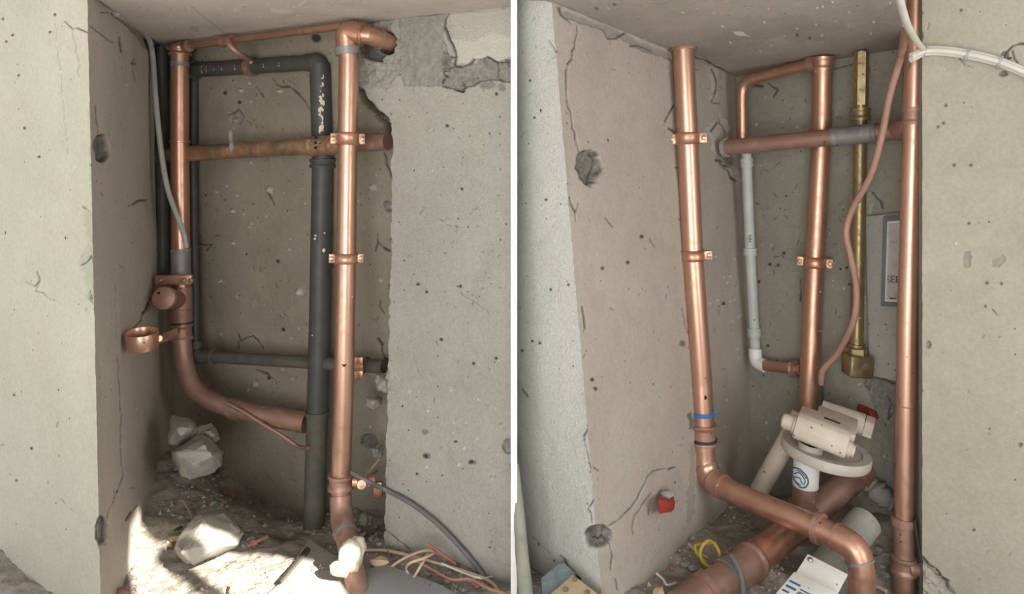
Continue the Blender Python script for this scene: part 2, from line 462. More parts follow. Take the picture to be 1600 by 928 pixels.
def fitting(root, path, a, b, r, m, axis=1, name='coupling', lip=0.006, lips=(1, 1), n=24):
    p = sub(path, a, b, axis)
    if len(p) < 3: raise Exception('short fitting %s %s' % (a, b))
    L = len(p); rr = [r] * L
    e = max(1, min(L // 3, 2))
    for i in range(e + 1):
        if lips[0]: rr[i] = r + lip
        if lips[1]: rr[L - 1 - i] = r + lip
    return mesh_obj(name, *tube(p, rr, n), m, root, smooth=50)
def band(root, path, v, r, width, m, axis=1, name='band', bulge=0.0):
    c, t = where(path, v, axis); h = width / 2
    pr = [(-h, r * 0.9), (-h, r), (-h * 0.6, r + bulge), (h * 0.6, r + bulge), (h, r), (h, r * 0.9)]
    return mesh_obj(name, *lathe(c, t, pr), m, root, smooth=50)
def clamp(root, path, v, r, axis=1, width=0.045, m=None, lug=0.03):
    """two-piece pipe clamp: band, two lugs, two bolts"""
    m = m or M['clamp']
    c, t = where(path, v, axis); h = width / 2; ro = r + 0.007
    pr = [(-h, r * 0.95), (-h, ro), (-h + 0.005, ro + 0.004), (-h + 0.010, ro), (h - 0.010, ro), (h - 0.005, ro + 0.004), (h, ro), (h, r * 0.95)]
    b = mesh_obj('clamp', *lathe(c, t, pr, 30), m, root, smooth=50)
    fwd = (CAM - c); fwd = (fwd - t * fwd.dot(t)).normalized(); side = t.cross(fwd).normalized()
    for s in (-1, 1):
        lc = c + side * s * (ro + lug * 0.42)
        mesh_obj('clamp_ear', *join(boxmesh(lc + fwd * 0.008, side * lug * 0.55, t * h * 0.85, fwd * 0.005, 0.002),
                                    boxmesh(lc - fwd * 0.006, side * lug * 0.55, t * h * 0.85, fwd * 0.005, 0.002)), m, b)
        bc = lc + side * s * lug * 0.1
        mesh_obj('bolt', *join(lathe(bc, fwd, [(-0.02, 0.006), (0.012, 0.006)], 10), lathe(bc, fwd, [(0.012, 0.0115), (0.021, 0.0115), (0.023, 0.008)], 6)), M['bolt'], b)
    return b

# ------------------------------------------------------------------ height-field walls with real cracks, holes, patches
def interp(tab, y):
    ys = [t[1] for t in tab]; xs = [t[0] for t in tab]
    return np.interp(y, ys, xs)
class Relief:
    def __init__(s, px, py):
        s.x, s.y = px, py
        s.h = np.zeros(px.shape); s.hc = np.zeros(px.shape); s.R = np.zeros(px.shape); s.G = np.zeros(px.shape); s.B = np.zeros(px.shape)
    def box(s, x0, y0, x1, y1):
        return (s.x > x0) & (s.x < x1) & (s.y > y0) & (s.y < y1)
    def crack(s, pts, wid=1.6, depth=0.012, jit=3.0, seed=0, dark=1.0):
        rs = random.Random(seed + int(pts[0][0] * 7 + pts[0][1]))
        q = [pts[0]]
        for a, b in zip(pts, pts[1:]):
            L = math.hypot(b[0] - a[0], b[1] - a[1]); n = max(1, int(L / 9))
            for k in range(1, n + 1):
                t = k / n; j = jit if k < n else 0
                q.append((a[0] + (b[0] - a[0]) * t + rs.uniform(-j, j), a[1] + (b[1] - a[1]) * t + rs.uniform(-j, j)))
        for (ax, ay), (bx, by) in zip(q, q[1:]):
            wv = wid * 0.8 * rs.uniform(0.45, 1.45); mg = wv * 3
            i = s.box(min(ax, bx) - mg, min(ay, by) - mg, max(ax, bx) + mg, max(ay, by) + mg)
            if not i.any(): continue
            X = s.x[i]; Y = s.y[i]; dx, dy = bx - ax, by - ay; l2 = dx * dx + dy * dy + 1e-6
            t = np.clip(((X - ax) * dx + (Y - ay) * dy) / l2, 0, 1)
            d = np.hypot(X - ax - dx * t, Y - ay - dy * t)
            k = np.clip(1.35 - d / wv, 0, 1)
            s.h[i] = np.minimum(s.h[i], -depth * 0.6 * k)
            s.R[i] = np.maximum(s.R[i], np.clip(1.35 - d / wv, 0, 1) * dark * 0.9)
    def hole(s, cx, cy, rx, ry, depth=0.04, seed=0, rim=1.0, lump=0.22, conc=1.0, corner=False, inner=0.0):
        i = s.box(cx - rx * 1.6, cy - ry * 1.6, cx + rx * 1.6, cy + ry * 1.6)
        X = s.x[i]; Y = s.y[i]
        wob = 1 + 0.6 * fbm(X / 16.0 + seed, Y / 16.0, 2, seed)
        d = np.hypot((X - cx) / rx, (Y - cy) / ry) / wob
        k = np.clip((1.0 - d) / 0.18, 0, 1)
        n = fbm(X / 7.0, Y / 7.0, 4, seed + 5)
        H = s.hc if corner else s.h
        H[i] = np.where(k > 0, -depth * k * (1 - lump + 2 * lump * n * 1.5), H[i])
        s.R[i] = np.maximum(s.R[i], k * inner)
        s.G[i] = np.maximum(s.G[i], np.clip(k * 1.5, 0, 1) * conc)
        edge = np.clip(1 - np.abs(d - 0.92) / 0.13, 0, 1) * np.clip(n * 4 + 0.5, 0, 1)
        s.R[i] = np.maximum(s.R[i], edge * rim)
    def patch(s, poly, off=0.0, ch='G', amt=1.0, rag=6.0, seed=0, rough=0.0):
        xs = [p[0] for p in poly]; ys = [p[1] for p in poly]
        i = s.box(min(xs) - rag * 2, min(ys) - rag * 2, max(xs) + rag * 2, max(ys) + rag * 2)
        if not i.any(): return
        X = s.x[i] + fbm(s.x[i] / 14, s.y[i] / 14, 4, seed) * rag * 2.2; Y = s.y[i] + fbm(s.x[i] / 14 + 40, s.y[i] / 14, 4, seed + 9) * rag * 2.2
        ins = np.zeros(X.shape, bool); j = len(poly) - 1
        for a in range(len(poly)):
            (xa, ya), (xb, yb) = poly[a], poly[j]
            if ya != yb:
                c = ((ya > Y) != (yb > Y)) & (X < (xb - xa) * (Y - ya) / (yb - ya) + xa); ins ^= c
            j = a
        v = ins.astype(float)
        s.h[i] = np.where(ins, off + rough * fbm(s.x[i] / 6, s.y[i] / 6, 4, seed + 3), s.h[i])
        A = getattr(s, ch)
        if ch == 'C':  pass
        A[i] = np.maximum(A[i], v * amt)
    def clear(s, poly, seed=0): pass
    def bump(s, cx, cy, r, h=0.012, ch='B', amt=1.0):
        i = s.box(cx - r * 2, cy - r * 2, cx + r * 2, cy + r * 2)
        d = np.hypot(s.x[i] - cx, s.y[i] - cy) / r * (1 + 0.6 * fbm(s.x[i] / 4, s.y[i] / 4, 2, int(cx)))
        k = np.clip(1.25 - d, 0, 1); s.h[i] = np.maximum(s.h[i], h * k)
        A = getattr(s, ch); A[i] = np.maximum(A[i], np.clip(k * 2, 0, 1) * amt)

def relief_wall(name, plane, xl, xr, y0, y1, m, feats=None, step=1.7, zmax=None, waves=0.004, edge=None, cn=None):
    """wall face on a plane; its left and right outlines are tables of (column, row)"""
    nv = int((y1 - y0) / step) + 1
    ys = np.linspace(y0, y1, nv); L = interp(xl, ys); R = interp(xr, ys)
    nu = int(np.max(R - L) / step) + 2
    u = np.linspace(0, 1, nu)
    px = L[:, None] + (R - L)[:, None] * u[None, :]; py = np.repeat(ys[:, None], nu, 1)
    rx = (px - 800) / F; rz = (HOR - py) / F
    n = plane.n; k = (plane.a - CAM).dot(n)
    t = k / (rx * n.x + n.y + rz * n.z)
    W = np.stack([rx * t, t, ZC + rz * t], -1)
    rel = Relief(px, py)
    if feats: feats(rel)
    rel.h += waves * fbm(px / 60, py / 60, 3, hash(name) % 97 if False else len(name)) * 2
    nn_ = np.array(n)[None, None, :]
    if edge:
        dd = (R[:, None] - px) if edge == 'R' else (px - L[:, None])
        rel.h *= np.clip(dd / 6.0, 0, 1)
        wb = np.clip(1 - dd / 30.0, 0, 1)[..., None]
        vn = nn_ * (1 - wb) + np.array(cn)[None, None, :] * wb
        W += rel.hc[..., None] * vn
    W += rel.h[..., None] * nn_
    if zmax is not None:
        zz = zmax(W[..., 0], W[..., 1]); W[..., 2] = np.minimum(W[..., 2], zz)
    return grid_obj(name, W, m, rel)
def grid_obj(name, W, m, rel=None):
    nv, nu = W.shape[:2]
    me = bpy.data.meshes.new(name)
    idx = np.arange(nv * nu).reshape(nv, nu)
    q = np.stack([idx[:-1, :-1], idx[:-1, 1:], idx[1:, 1:], idx[1:, :-1]], -1).reshape(-1, 4)
    a = W[1, 0] - W[0, 0]; b = W[0, 1] - W[0, 0]; mid = W[nv // 2, nu // 2]
    nn = np.cross(b, a)
    if np.dot(nn, np.array(CAM) - mid) < 0: q = q[:, ::-1]
    me.vertices.add(nv * nu); me.vertices.foreach_set('co', W.reshape(-1).astype(np.float32))
    me.loops.add(q.size); me.loops.foreach_set('vertex_index', q.reshape(-1).astype(np.int32))
    me.polygons.add(len(q)); me.polygons.foreach_set('loop_start', np.arange(0, q.size, 4, dtype=np.int32))
    me.polygons.foreach_set('use_smooth', np.ones(len(q), bool))
    me.update(calc_edges=True)
    if rel is not None:
        at = me.color_attributes.new('mask', 'FLOAT_COLOR', 'POINT')
        c = np.ones((nv * nu, 4), np.float32)
        c[:, 0] = rel.R.reshape(-1); c[:, 1] = rel.G.reshape(-1); c[:, 2] = rel.B.reshape(-1)
        at.data.foreach_set('color', c.reshape(-1))
    me.materials.append(m)
    o = bpy.data.objects.new(name, me); C.objects.link(o); o['kind'] = 'structure'
    ORG[o.name] = Vector((0, 0, 0))
    return o
def plane_z(pl):
    return lambda X, Y: pl.a.z - ((X - pl.a.x) * pl.n.x + (Y - pl.a.y) * pl.n.y) / pl.n.z + 0.02
def rough_edge(tab, amp, seed, y0, y1, step=3.0):
    ys = np.arange(y0, y1, step); x = interp(tab, ys) + amp * 2 * fbm(ys / 11.0, ys * 0 + seed, 4, seed)
    return list(zip(x, ys))
def flecks(r, x0, y0, x1, y1, n, seed, s=(1.5, 4), ch='B', h=0.006):
    g = random.Random(seed)
    for _ in range(n): r.bump(g.uniform(x0, x1), g.uniform(y0, y1), g.uniform(*s), h, ch)
def ticks(r, x0, y0, x1, y1, n, seed, L=(4, 12), wid=1.1):
    g = random.Random(seed)
    for _ in range(int(n * 0.5)):
        x, y = g.uniform(x0, x1), g.uniform(y0, y1); a = g.uniform(0, 6.28); l = g.uniform(*L) * 0.7
        r.crack([(x, y), (x + math.cos(a) * l, y + math.sin(a) * l)], wid, 0.006, 1.5, g.randint(0, 999), g.uniform(0.3, 0.75))

ZL, ZR = plane_z(LC), plane_z(RC)

def f_face_left(r):
    r.crack([(100, 33), (112, 45), (120, 44), (140, 52)], 1.4, 0.01)
    r.crack([(112, 46), (118, 70), (123, 120)], 0.9, 0.005, dark=0.5)
    r.crack([(85, 25), (95, 130), (105, 240)], 0.8, 0.004, 1.0, dark=0.35)
    r.crack([(40, 440), (55, 447), (63, 438), (58, 425)], 1.3, 0.008)
    r.crack([(62, 432), (56, 455), (88, 470)], 1.0, 0.005, dark=0.7)
    for c in ((86, 23), (78, 50), (38, 200), (20, 55), (30, 118), (62, 245), (10, 65), (5, 30), (22, 617), (50, 700), (26, 750)):
        r.bump(c[0], c[1], 2.2, 0.002, 'R')
    r.patch([(137, 175), (143, 175), (144, 300), (139, 290), (138, 210)], -0.005, 'G', 0.18, 3, 3)
    r.patch([(130, 330), (150, 335), (155, 470), (138, 465), (128, 430), (125, 400), (136, 380), (130, 350)], -0.010, 'G', 0.22, 5, 8, 0.012)
    r.crack([(128, 323), (146, 342)], 1.6, 0.01)
    r.crack([(126, 415), (138, 400), (150, 440)], 1.3, 0.01)
    r.crack([(135, 455), (152, 490)], 1.2, 0.008)
    r.crack([(95, 780), (110, 795), (118, 800)], 1.3, 0.006, dark=0.5)
    r.hole(158, 832, 10, 26, 0.035, 3, corner=True)
    ticks(r, 0, 0, 140, 900, 16, 5)
wall_face_left = relief_wall('wall_left', LF, [(-60, -60), (-60, 1100)], rough_edge([(136.5, -60), (136.5, 0), (157, 928), (161, 1100)], 0.8, 4, -62, 1104), -60, 1100, M['face_left'], f_face_left, edge='R', cn=(LF.n + LL.n).normalized())

def f_cheek_left(r):
    r.hole(160, 232, 13, 24, 0.03, 2, inner=.15)
    r.crack([(162, 225), (164, 245), (160, 255)], 1.8, 0.06)
    r.crack([(150, 165), (153, 207)], 1.2, 0.008)
    r.crack([(140, 40), (150, 48), (165, 60), (176, 66)], 1.2, 0.008)
    r.crack([(187, 58), (190, 80)], 1.6, 0.01)
    r.crack([(205, 98), (212, 100)], 1.8, 0.01); r.crack([(208, 92), (210, 128)], 1.0, 0.006, dark=0.6)
    r.crack([(199, 322), (228, 313)], 1.5, 0.01)
    r.crack([(180, 440), (183, 500), (184, 560)], .7, 0.006, 1.2, dark=.4); r.crack([(184, 560), (188, 620), (190, 700), (193, 745), (180, 775), (168, 810)], 1.0, 0.010, 1.2, dark=.85)
    r.hole(158, 832, 10, 26, 0.035, 3, corner=True)
    r.crack([(168, 812), (166, 850)], 1.8, 0.03)
    r.crack([(242, 445), (233, 475), (222, 500), (210, 512)], 2.2, 0.016, 1.5)
    r.crack([(216, 788), (205, 800), (198, 812)], 1.6, 0.01)
    r.crack([(228, 60), (236, 75)], 3, 0.02); r.crack([(158, 20), (178, 22)], 1.0, 0.006)
    r.patch([(186, 10), (248, 66), (250, 90), (232, 80), (215, 60), (190, 35)], -0.006, 'G', 0.5, 5, 4)
    ticks(r, 150, 30, 255, 900, 26, 15)
    flecks(r, 150, 60, 250, 850, 14, 4, (1, 2))
relief_wall('wall_cheek_left', LL, rough_edge([(136.5, -60), (136.5, 0), (157, 928), (161, 1100)], 0.8, 4, -62, 1104), [(258, -60), (258, 76), (281, 655), (298, 1100)], -60, 1100, M['cheek_left'], f_cheek_left, zmax=ZL, edge='L', cn=(LF.n + LL.n).normalized())

def f_back_left(r):
    r.hole(494, 60, 8, 4.5, 0.05, 9, rim=0); r.bump(494, 60, 7, 0.0, 'R')
    r.patch([(358, 176), (372, 170), (380, 180), (376, 195), (362, 192)], -0.010, 'G', 0.3, 3, 5, 0.02)
    r.crack([(356, 180), (372, 171), (381, 182), (375, 195)], 1.2, 0.01)
    r.crack([(425, 123), (440, 136), (458, 140), (475, 158), (484, 172)], 1.6, 0.014)
    r.crack([(448, 124), (462, 132)], 1.1, 0.01)
    r.crack([(400, 137), (412, 152)], 1.1, 0.008); r.crack([(418, 297), (428, 320)], 1.6, 0.01)
    r.crack([(371, 522), (375, 533), (395, 525), (410, 545)], 1.5, 0.012); r.crack([(372, 533), (372, 545)], 1.2, 0.008)
    r.crack([(400, 577), (420, 585), (432, 598)], 1.6, 0.012)
    r.crack([(590, 365), (590, 378), (600, 388), (608, 392)], 2, 0.014); r.crack([(590, 378), (586, 392)], 1.4, 0.01)
    r.crack([(595, 470), (592, 478), (600, 490)], 1.3, 0.01); r.hole(606, 322, 8, 9, 0.02, 4)
    r.crack([(560, 140), (573, 158), (590, 178), (603, 192), (607, 206)], 6.0, 0.05, 3)
    r.crack([(600, 240), (610, 275)], 1.8, 0.015); r.crack([(590, 530), (600, 560), (612, 575)], 2.4, 0.015)
    r.crack([(566, 760), (590, 735)], 1.8, 0.012); r.crack([(300, 378), (330, 382), (322, 392)], 1.6, 0.01)
    r.hole(575, 690, 14, 12, 0.02, 14)
    for c in ((421, 297, 5), (468, 456, 5.5), (365, 330, 3), (583, 293, 6), (438, 143, 3), (387, 105, 3), (378, 142, 3), (400, 600, 4), (430, 640, 3), (365, 380, 2.5), (345, 440, 2.5)):
        r.bump(c[0], c[1], c[2], 0.02)
    for c in ((435, 408), (443, 515), (458, 90), (375, 160), (352, 145), (300, 370), (420, 590), (535, 700), (575, 560)):
        r.bump(c[0], c[1], 3, 0.001, 'R')
    ticks(r, 300, 110, 490, 560, 46, 6); ticks(r, 555, 170, 610, 760, 26, 26); ticks(r, 320, 590, 490, 760, 26, 7)
    flecks(r, 300, 110, 600, 760, 60, 3, (1, 2.4))
    # rough scabby render, more so towards the floor
    r.h += 0.010 * fbm(r.x / 16, r.y / 16, 4, 31) * np.clip((r.y - 100) / 500, 0.5, 1.6)
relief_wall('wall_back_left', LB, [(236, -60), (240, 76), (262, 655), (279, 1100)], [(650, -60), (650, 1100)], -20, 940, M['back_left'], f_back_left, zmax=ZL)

edge_tab = [(556, -40), (556, 90), (560, 120), (565, 140), (572, 152), (583, 160), (592, 172), (596, 186), (612, 192), (613, 240), (611, 420), (605, 620), (600, 845), (597, 1000)]
EDGE = rough_edge(edge_tab, 3.2, 21, -42, 1003, 2.5)
def f_face_mid(r):
    r.patch([(622, 20), (700, 10), (692, 60), (690, 135), (628, 135), (622, 90)], -0.004, 'G', 0.75, 2.5, 2)
    r.patch([(560, 30), (625, 20), (625, 110), (600, 140), (566, 130)], -0.006, 'G', 0.35, 5, 12, 0.03)
    r.patch([(692, 60), (705, 95), (800, 85), (800, 130), (762, 126), (722, 143), (690, 133)], -0.035, 'G', 1.0, 4, 17, 0.035)
    r.patch([(696, 22), (703, 45), (708, 78), (712, 101), (740, 98), (762, 88), (778, 97), (800, 88), (800, 0), (700, 4)], 0.004, 'B', 0.45, 4, 23)
    r.patch([(705, 60), (712, 101), (740, 98), (762, 88), (778, 97), (800, 90), (800, 60), (770, 52), (740, 66)], 0.004, 'B', 0.9, 4, 27)
    r.crack([(701, 20), (694, 42), (702, 62), (710, 80), (711, 101)], 2.2, 0.03)
    r.crack([(692, 130), (694, 112), (712, 104), (735, 100), (752, 93), (762, 89), (778, 98), (798, 96)], 2.4, 0.03)
    r.crack([(692, 135), (722, 143), (740, 134), (762, 126), (798, 128)], 2.0, 0.03)
    r.crack([(778, 98), (778, 120)], 1.8, 0.03); r.crack([(700, 88), (712, 90)], 1.4, 0.02)
    r.crack([(560, 37), (640, 26), (700, 19), (798, 8)], 1.6, 0.01, 1.0)
    g = random.Random(3)
    for _ in range(44): r.bump(g.uniform(694, 798), g.uniform(96, 138), g.uniform(3, 7), g.uniform(-0.03, 0.0), 'G')
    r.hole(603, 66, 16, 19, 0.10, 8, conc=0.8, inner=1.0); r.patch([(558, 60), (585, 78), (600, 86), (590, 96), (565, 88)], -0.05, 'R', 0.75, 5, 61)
    r.crack([(566, 140), (572, 155), (584, 165), (594, 178), (603, 186), (609, 200)], 3.2, 0.04, 3)
    r.crack([(566, 152), (580, 172), (592, 192), (608, 206)], 2.4, 0.03, 3)
    for yy in (45, 60, 80, 100): r.crack([(647, yy), (647, yy + 50)], 0.9, 0.003, 0.6, dark=0.25)
    r.crack([(648, 560), (655, 585), (672, 600)], 0.8, 0.004, dark=0.3); r.crack([(720, 455), (765, 492)], 0.9, 0.004, dark=0.55)
    r.crack([(598, 820), (612, 835), (630, 850), (660, 880)], 1.2, 0.008)
    r.crack([(665, 680), (700, 640)], 1.2, 0.003, dark=0.0)
    for c in ((699, 197), (776, 147), (722, 295), (667, 456), (740, 568), (712, 690), (664, 713), (735, 723), (652, 740), (653, 444), (720, 447), (775, 560), (690, 530)):
        r.bump(c[0], c[1], 2.6, 0.001, 'R')
    for c in ((667, 712, 6, 4), (737, 722, 7, 4), (663, 675, 6, 4), (793, 697, 9, 12)):
        r.hole(c[0], c[1], c[2], c[3], 0.012, int(c[0]))
    ticks(r, 680, 300, 790, 480, 60, 8, (3, 9), 0.9); ticks(r, 620, 150, 795, 860, 60, 18, (3, 10), 0.9); ticks(r, 700, 790, 790, 860, 20, 28, (4, 9), 1.0)
    flecks(r, 620, 600, 790, 800, 16, 33, (1, 2.5))
    r.bump(604, 597, 14, 0.03, 'G', 0.5); r.bump(598, 603, 9, 0.04, 'B', 0.5)
    r.h += 0.008 * np.clip((640 - r.x) / 60, 0, 1) * fbm(r.x / 7, r.y / 7, 3, 5)
wall_mid = relief_wall('wall_right', LR, EDGE, [(802, -60), (802, 1100)], -40, 1000, M['face_mid'], f_face_mid, zmax=ZL)
# thickness of that broken edge
V = []; Fc = []
for i, (x, y) in enumerate(EDGE):
    p = LR.at(x, y); p.z = min(p.z, float(ZL(p.x, p.y)))
    j = 0.010 * math.sin(i * 1.7) + 0.012 * math.sin(i * 0.63)
    V += [p, p + Vector((0.006 + j * 0.5, 0.05 + j, 0)), p + Vector((0.01, 0.24, 0))]
for i in range(len(EDGE) - 1):
    for k in (0, 1): Fc.append((i * 3 + k, i * 3 + k + 1, i * 3 + k + 4, i * 3 + k + 3))
o = mesh_obj('wall_return_left', V, Fc, M['mortar'], None, 0); o['kind'] = 'structure'

def f_ceil_left(r):
    r.crack([(300, 12), (350, 52)], 1.0, 0.003, 0.6, dark=0.35)
    g = random.Random(8)
    for c in ((440, 14, 470, 18), (462, 3, 478, 2), (452, 20, 455, 10), (415, 8, 425, 9)):
        r.crack([(c[0], c[1]), (c[2], c[3])], 1.6, -0.0, 1.5, 3, 0.0)
    r.patch([(425, 10), (450, 12), (461, 20), (440, 19), (424, 18)], 0.001, 'B', 0.6, 4, 6)
    r.patch([(466, 6), (480, 0), (476, 6), (466, 10)], 0.001, 'B', 0.6, 3, 7)
    r.patch([(282, 63), (300, 60), (330, 52), (334, 58), (300, 66)], 0.001, 'B', 0.5, 4, 9)
    r.patch([(294, 40), (310, 42), (308, 50), (298, 48)], 0, 'R', 0.25, 4, 11)
    r.crack([(140, -6), (180, 20), (215, 48), (262, 80)], 1.6, 0.02, 0.8)
    r.patch([(560, 26), (590, 26), (590, 40), (560, 40)], 0, 'B', 0.4, 5, 12)
    flecks(r, 260, 0, 560, 60, 22, 14, (0.8, 1.8), 'B', 0.002)
def ceiling_mesh(name, plane, xl, xr, y0, y1, m, f, ynear):
    o = relief_wall(name, plane, xl, xr, y0, y1, m, f, waves=0.003)
    return o
relief_wall('ceiling', LC, [(-100, -200), (-100, -100), (120, -12), (136, -8), (246, 78)], [(802, -200), (802, 6), (802, 78)], -190, 100, M['ceiling'], f_ceil_left)
def f_ceil_right(r):
    r.crack([(866, 6), (900, 20), (950, 40), (1050, 82)], 1.6, 0.02, 0.8)
    r.crack([(1084, 90), (1110, 100), (1148, 120)], 2.0, 0.02, 1.5)
    r.patch([(1145, 50), (1160, 50), (1170, 58), (1150, 56)], 0.001, 'B', 0.8, 4, 3)
    r.patch([(1000, 60), (1100, 70), (1160, 30), (1240, 20), (1330, 40), (1420, 20), (1420, 50), (1300, 70), (1200, 60), (1120, 95), (1040, 78)], 0, 'G', 0.25, 10, 5)
    r.patch([(1395, 0), (1418, 0), (1418, 75), (1340, 85), (1350, 60)], 0, 'G', 0.3, 8, 15)
    flecks(r, 940, 0, 1400, 90, 34, 41, (0.8, 2.0), 'B', 0.002)
    for c in ((960, 6), (932, 12), (1245, 55), (1265, 60)): r.bump(c[0], c[1], 2.5, 0.001, 'R', 0.7)
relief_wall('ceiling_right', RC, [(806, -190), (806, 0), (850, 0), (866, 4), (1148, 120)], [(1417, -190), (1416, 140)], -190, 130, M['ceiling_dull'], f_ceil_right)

def f_face_white(r):
    r.crack([(857, 63), (865, 75), (872, 90)], 1.4, 0.008)
    r.crack([(925, 660), (910, 682), (918, 710), (928, 740)], 1.8, 0.014); r.crack([(928, 780), (918, 795), (924, 815)], 1.8, 0.014)
    r.crack([(832, 838), (860, 865)], 0.9, 0.006, dark=0.5); r.crack([(875, 868), (885, 885), (905, 905)], 2.4, 0.015)
    for c in ((828, 126), (854, 312), (861, 452), (832, 533), (844, 536), (816, 548), (836, 184), (888, 445)): r.bump(c[0], c[1], 2.3, 0.001, 'R')
    r.hole(932, 838, 26, 19, 0.035, 12, corner=True, rim=.8)
    ticks(r, 810, 20, 880, 560, 40, 61, (3, 7), 0.8)
    r.crack([(815, 608), (824, 620)], 1.4, 0.008)
REDGE = rough_edge([(857, -60), (862, 3), (940, 928), (955, 1100)], 1.2, 9, -62, 1104)
relief_wall('wall_pier_right', RF, [(803, -60), (803, 1100)], REDGE, -60, 1100, M['face_white'], f_face_white, edge='R', cn=(RF.n + RL.n).normalized())
def f_cheek_right(r):
    r.hole(920, 262, 20, 27, 0.028, 22, inner=.3)
    r.crack([(902, 262), (915, 268), (920, 283)], 2.4, 0.06); r.crack([(928, 240), (936, 258), (924, 290)], 1.8, 0.05)
    r.crack([(902, 40), (898, 75), (887, 100), (885, 130), (888, 165), (895, 200), (900, 218), (906, 236)], 1.4, 0.012)
    r.crack([(875, 12), (885, 30), (892, 38)], 1.6, 0.01); r.crack([(942, 45), (950, 60), (962, 60), (978, 52)], 1.6, 0.012)
    r.patch([(870, 8), (1050, 84), (1050, 96), (1000, 75), (955, 55), (935, 45), (905, 35), (880, 26)], -0.006, 'G', 0.5, 5, 41)
    r.crack([(985, 72), (1005, 74), (1020, 80)], 1.3, 0.008)
    r.crack([(1040, 190), (1048, 175), (1054, 165)], 1.8, 0.012); r.crack([(1046, 200), (1055, 205)], 3, 0.02)
    r.crack([(1110, 108), (1118, 130), (1112, 160), (1125, 162)], 1.6, 0.012); r.patch([(1108, 100), (1122, 104), (1120, 150), (1112, 158)], 0.002, 'B', 0.5, 4, 43)
    r.crack([(1110, 205), (1118, 192)], 2.0, 0.014); r.crack([(1120, 186), (1128, 200), (1134, 215)], 2.4, 0.02)
    r.patch([(1105, 200), (1125, 175), (1140, 200), (1128, 225), (1148, 265), (1158, 278), (1155, 290), (1130, 255), (1112, 230)], 0.004, 'B', 0.4, 6, 44, 0.012)
    r.crack([(1120, 250), (1135, 252), (1130, 262), (1150, 282)], 1.8, 0.014); r.hole(1136, 246, 14, 18, 0.03, 51)
    r.crack([(928, 730), (935, 735)], 1, 0.01)
    r.hole(932, 838, 26, 19, 0.035, 12, corner=True, rim=.8)
    r.crack([(925, 845), (940, 848), (952, 825)], 2.2, 0.05)
    r.crack([(952, 822), (985, 795), (1000, 770), (1012, 745), (1035, 733), (1055, 730)], 1.5, 0.010)
    r.crack([(990, 835), (993, 805), (1010, 780), (1018, 770)], 1.4, 0.008, dark=0.7)
    r.crack([(948, 838), (956, 862), (955, 890)], 1.6, 0.012); r.crack([(963, 905), (965, 920)], 2.2, 0.012); r.crack([(932, 900), (934, 920)], 1.4, 0.01)
    r.crack([(1014, 795), (1014, 805)], 1.4, 0.008); r.crack([(890, 308), (900, 330)], 1.6, 0.012); r.crack([(905, 318), (900, 345)], 1.4, 0.012)
    r.crack([(946, 340), (957, 354)], 1.0, 0.008); r.crack([(1015, 372), (1022, 386)], 1.6, 0.01); r.bump(1002, 370, 3, 0.001, 'R')
    r.crack([(1066, 480), (1072, 510), (1078, 525)], 1.2, 0.008); r.bump(1066, 537, 5, 0.001, 'R', 0.7)
    r.crack([(910, 480), (915, 512), (912, 518)], 1.8, 0.012)
    for c in ((925, 593), (1131, 474), (930, 607), (941, 419), (980, 410)): r.bump(c[0], c[1], 3, 0.001, 'R')
    r.patch([(1075, 700), (1085, 690), (1085, 800), (1072, 830)], 0, 'R', 0.25, 8, 77)
    r.patch([(1075, 648), (1083, 645), (1084, 675), (1074, 672)], 0, 'R', 0.7, 5, 78)
    ticks(r, 900, 60, 1140, 800, 40, 44); flecks(r, 1100, 400, 1170, 750, 22, 6, (1, 2.4))
    ticks(r, 1115, 400, 1170, 760, 14, 45)
relief_wall('wall_cheek_right', RL, REDGE, [(1150, -60), (1158, 120), (1186, 775), (1200, 1100)], -60, 1100, M['cheek_right'], f_cheek_right, zmax=ZR, edge='L', cn=(RF.n + RL.n).normalized())
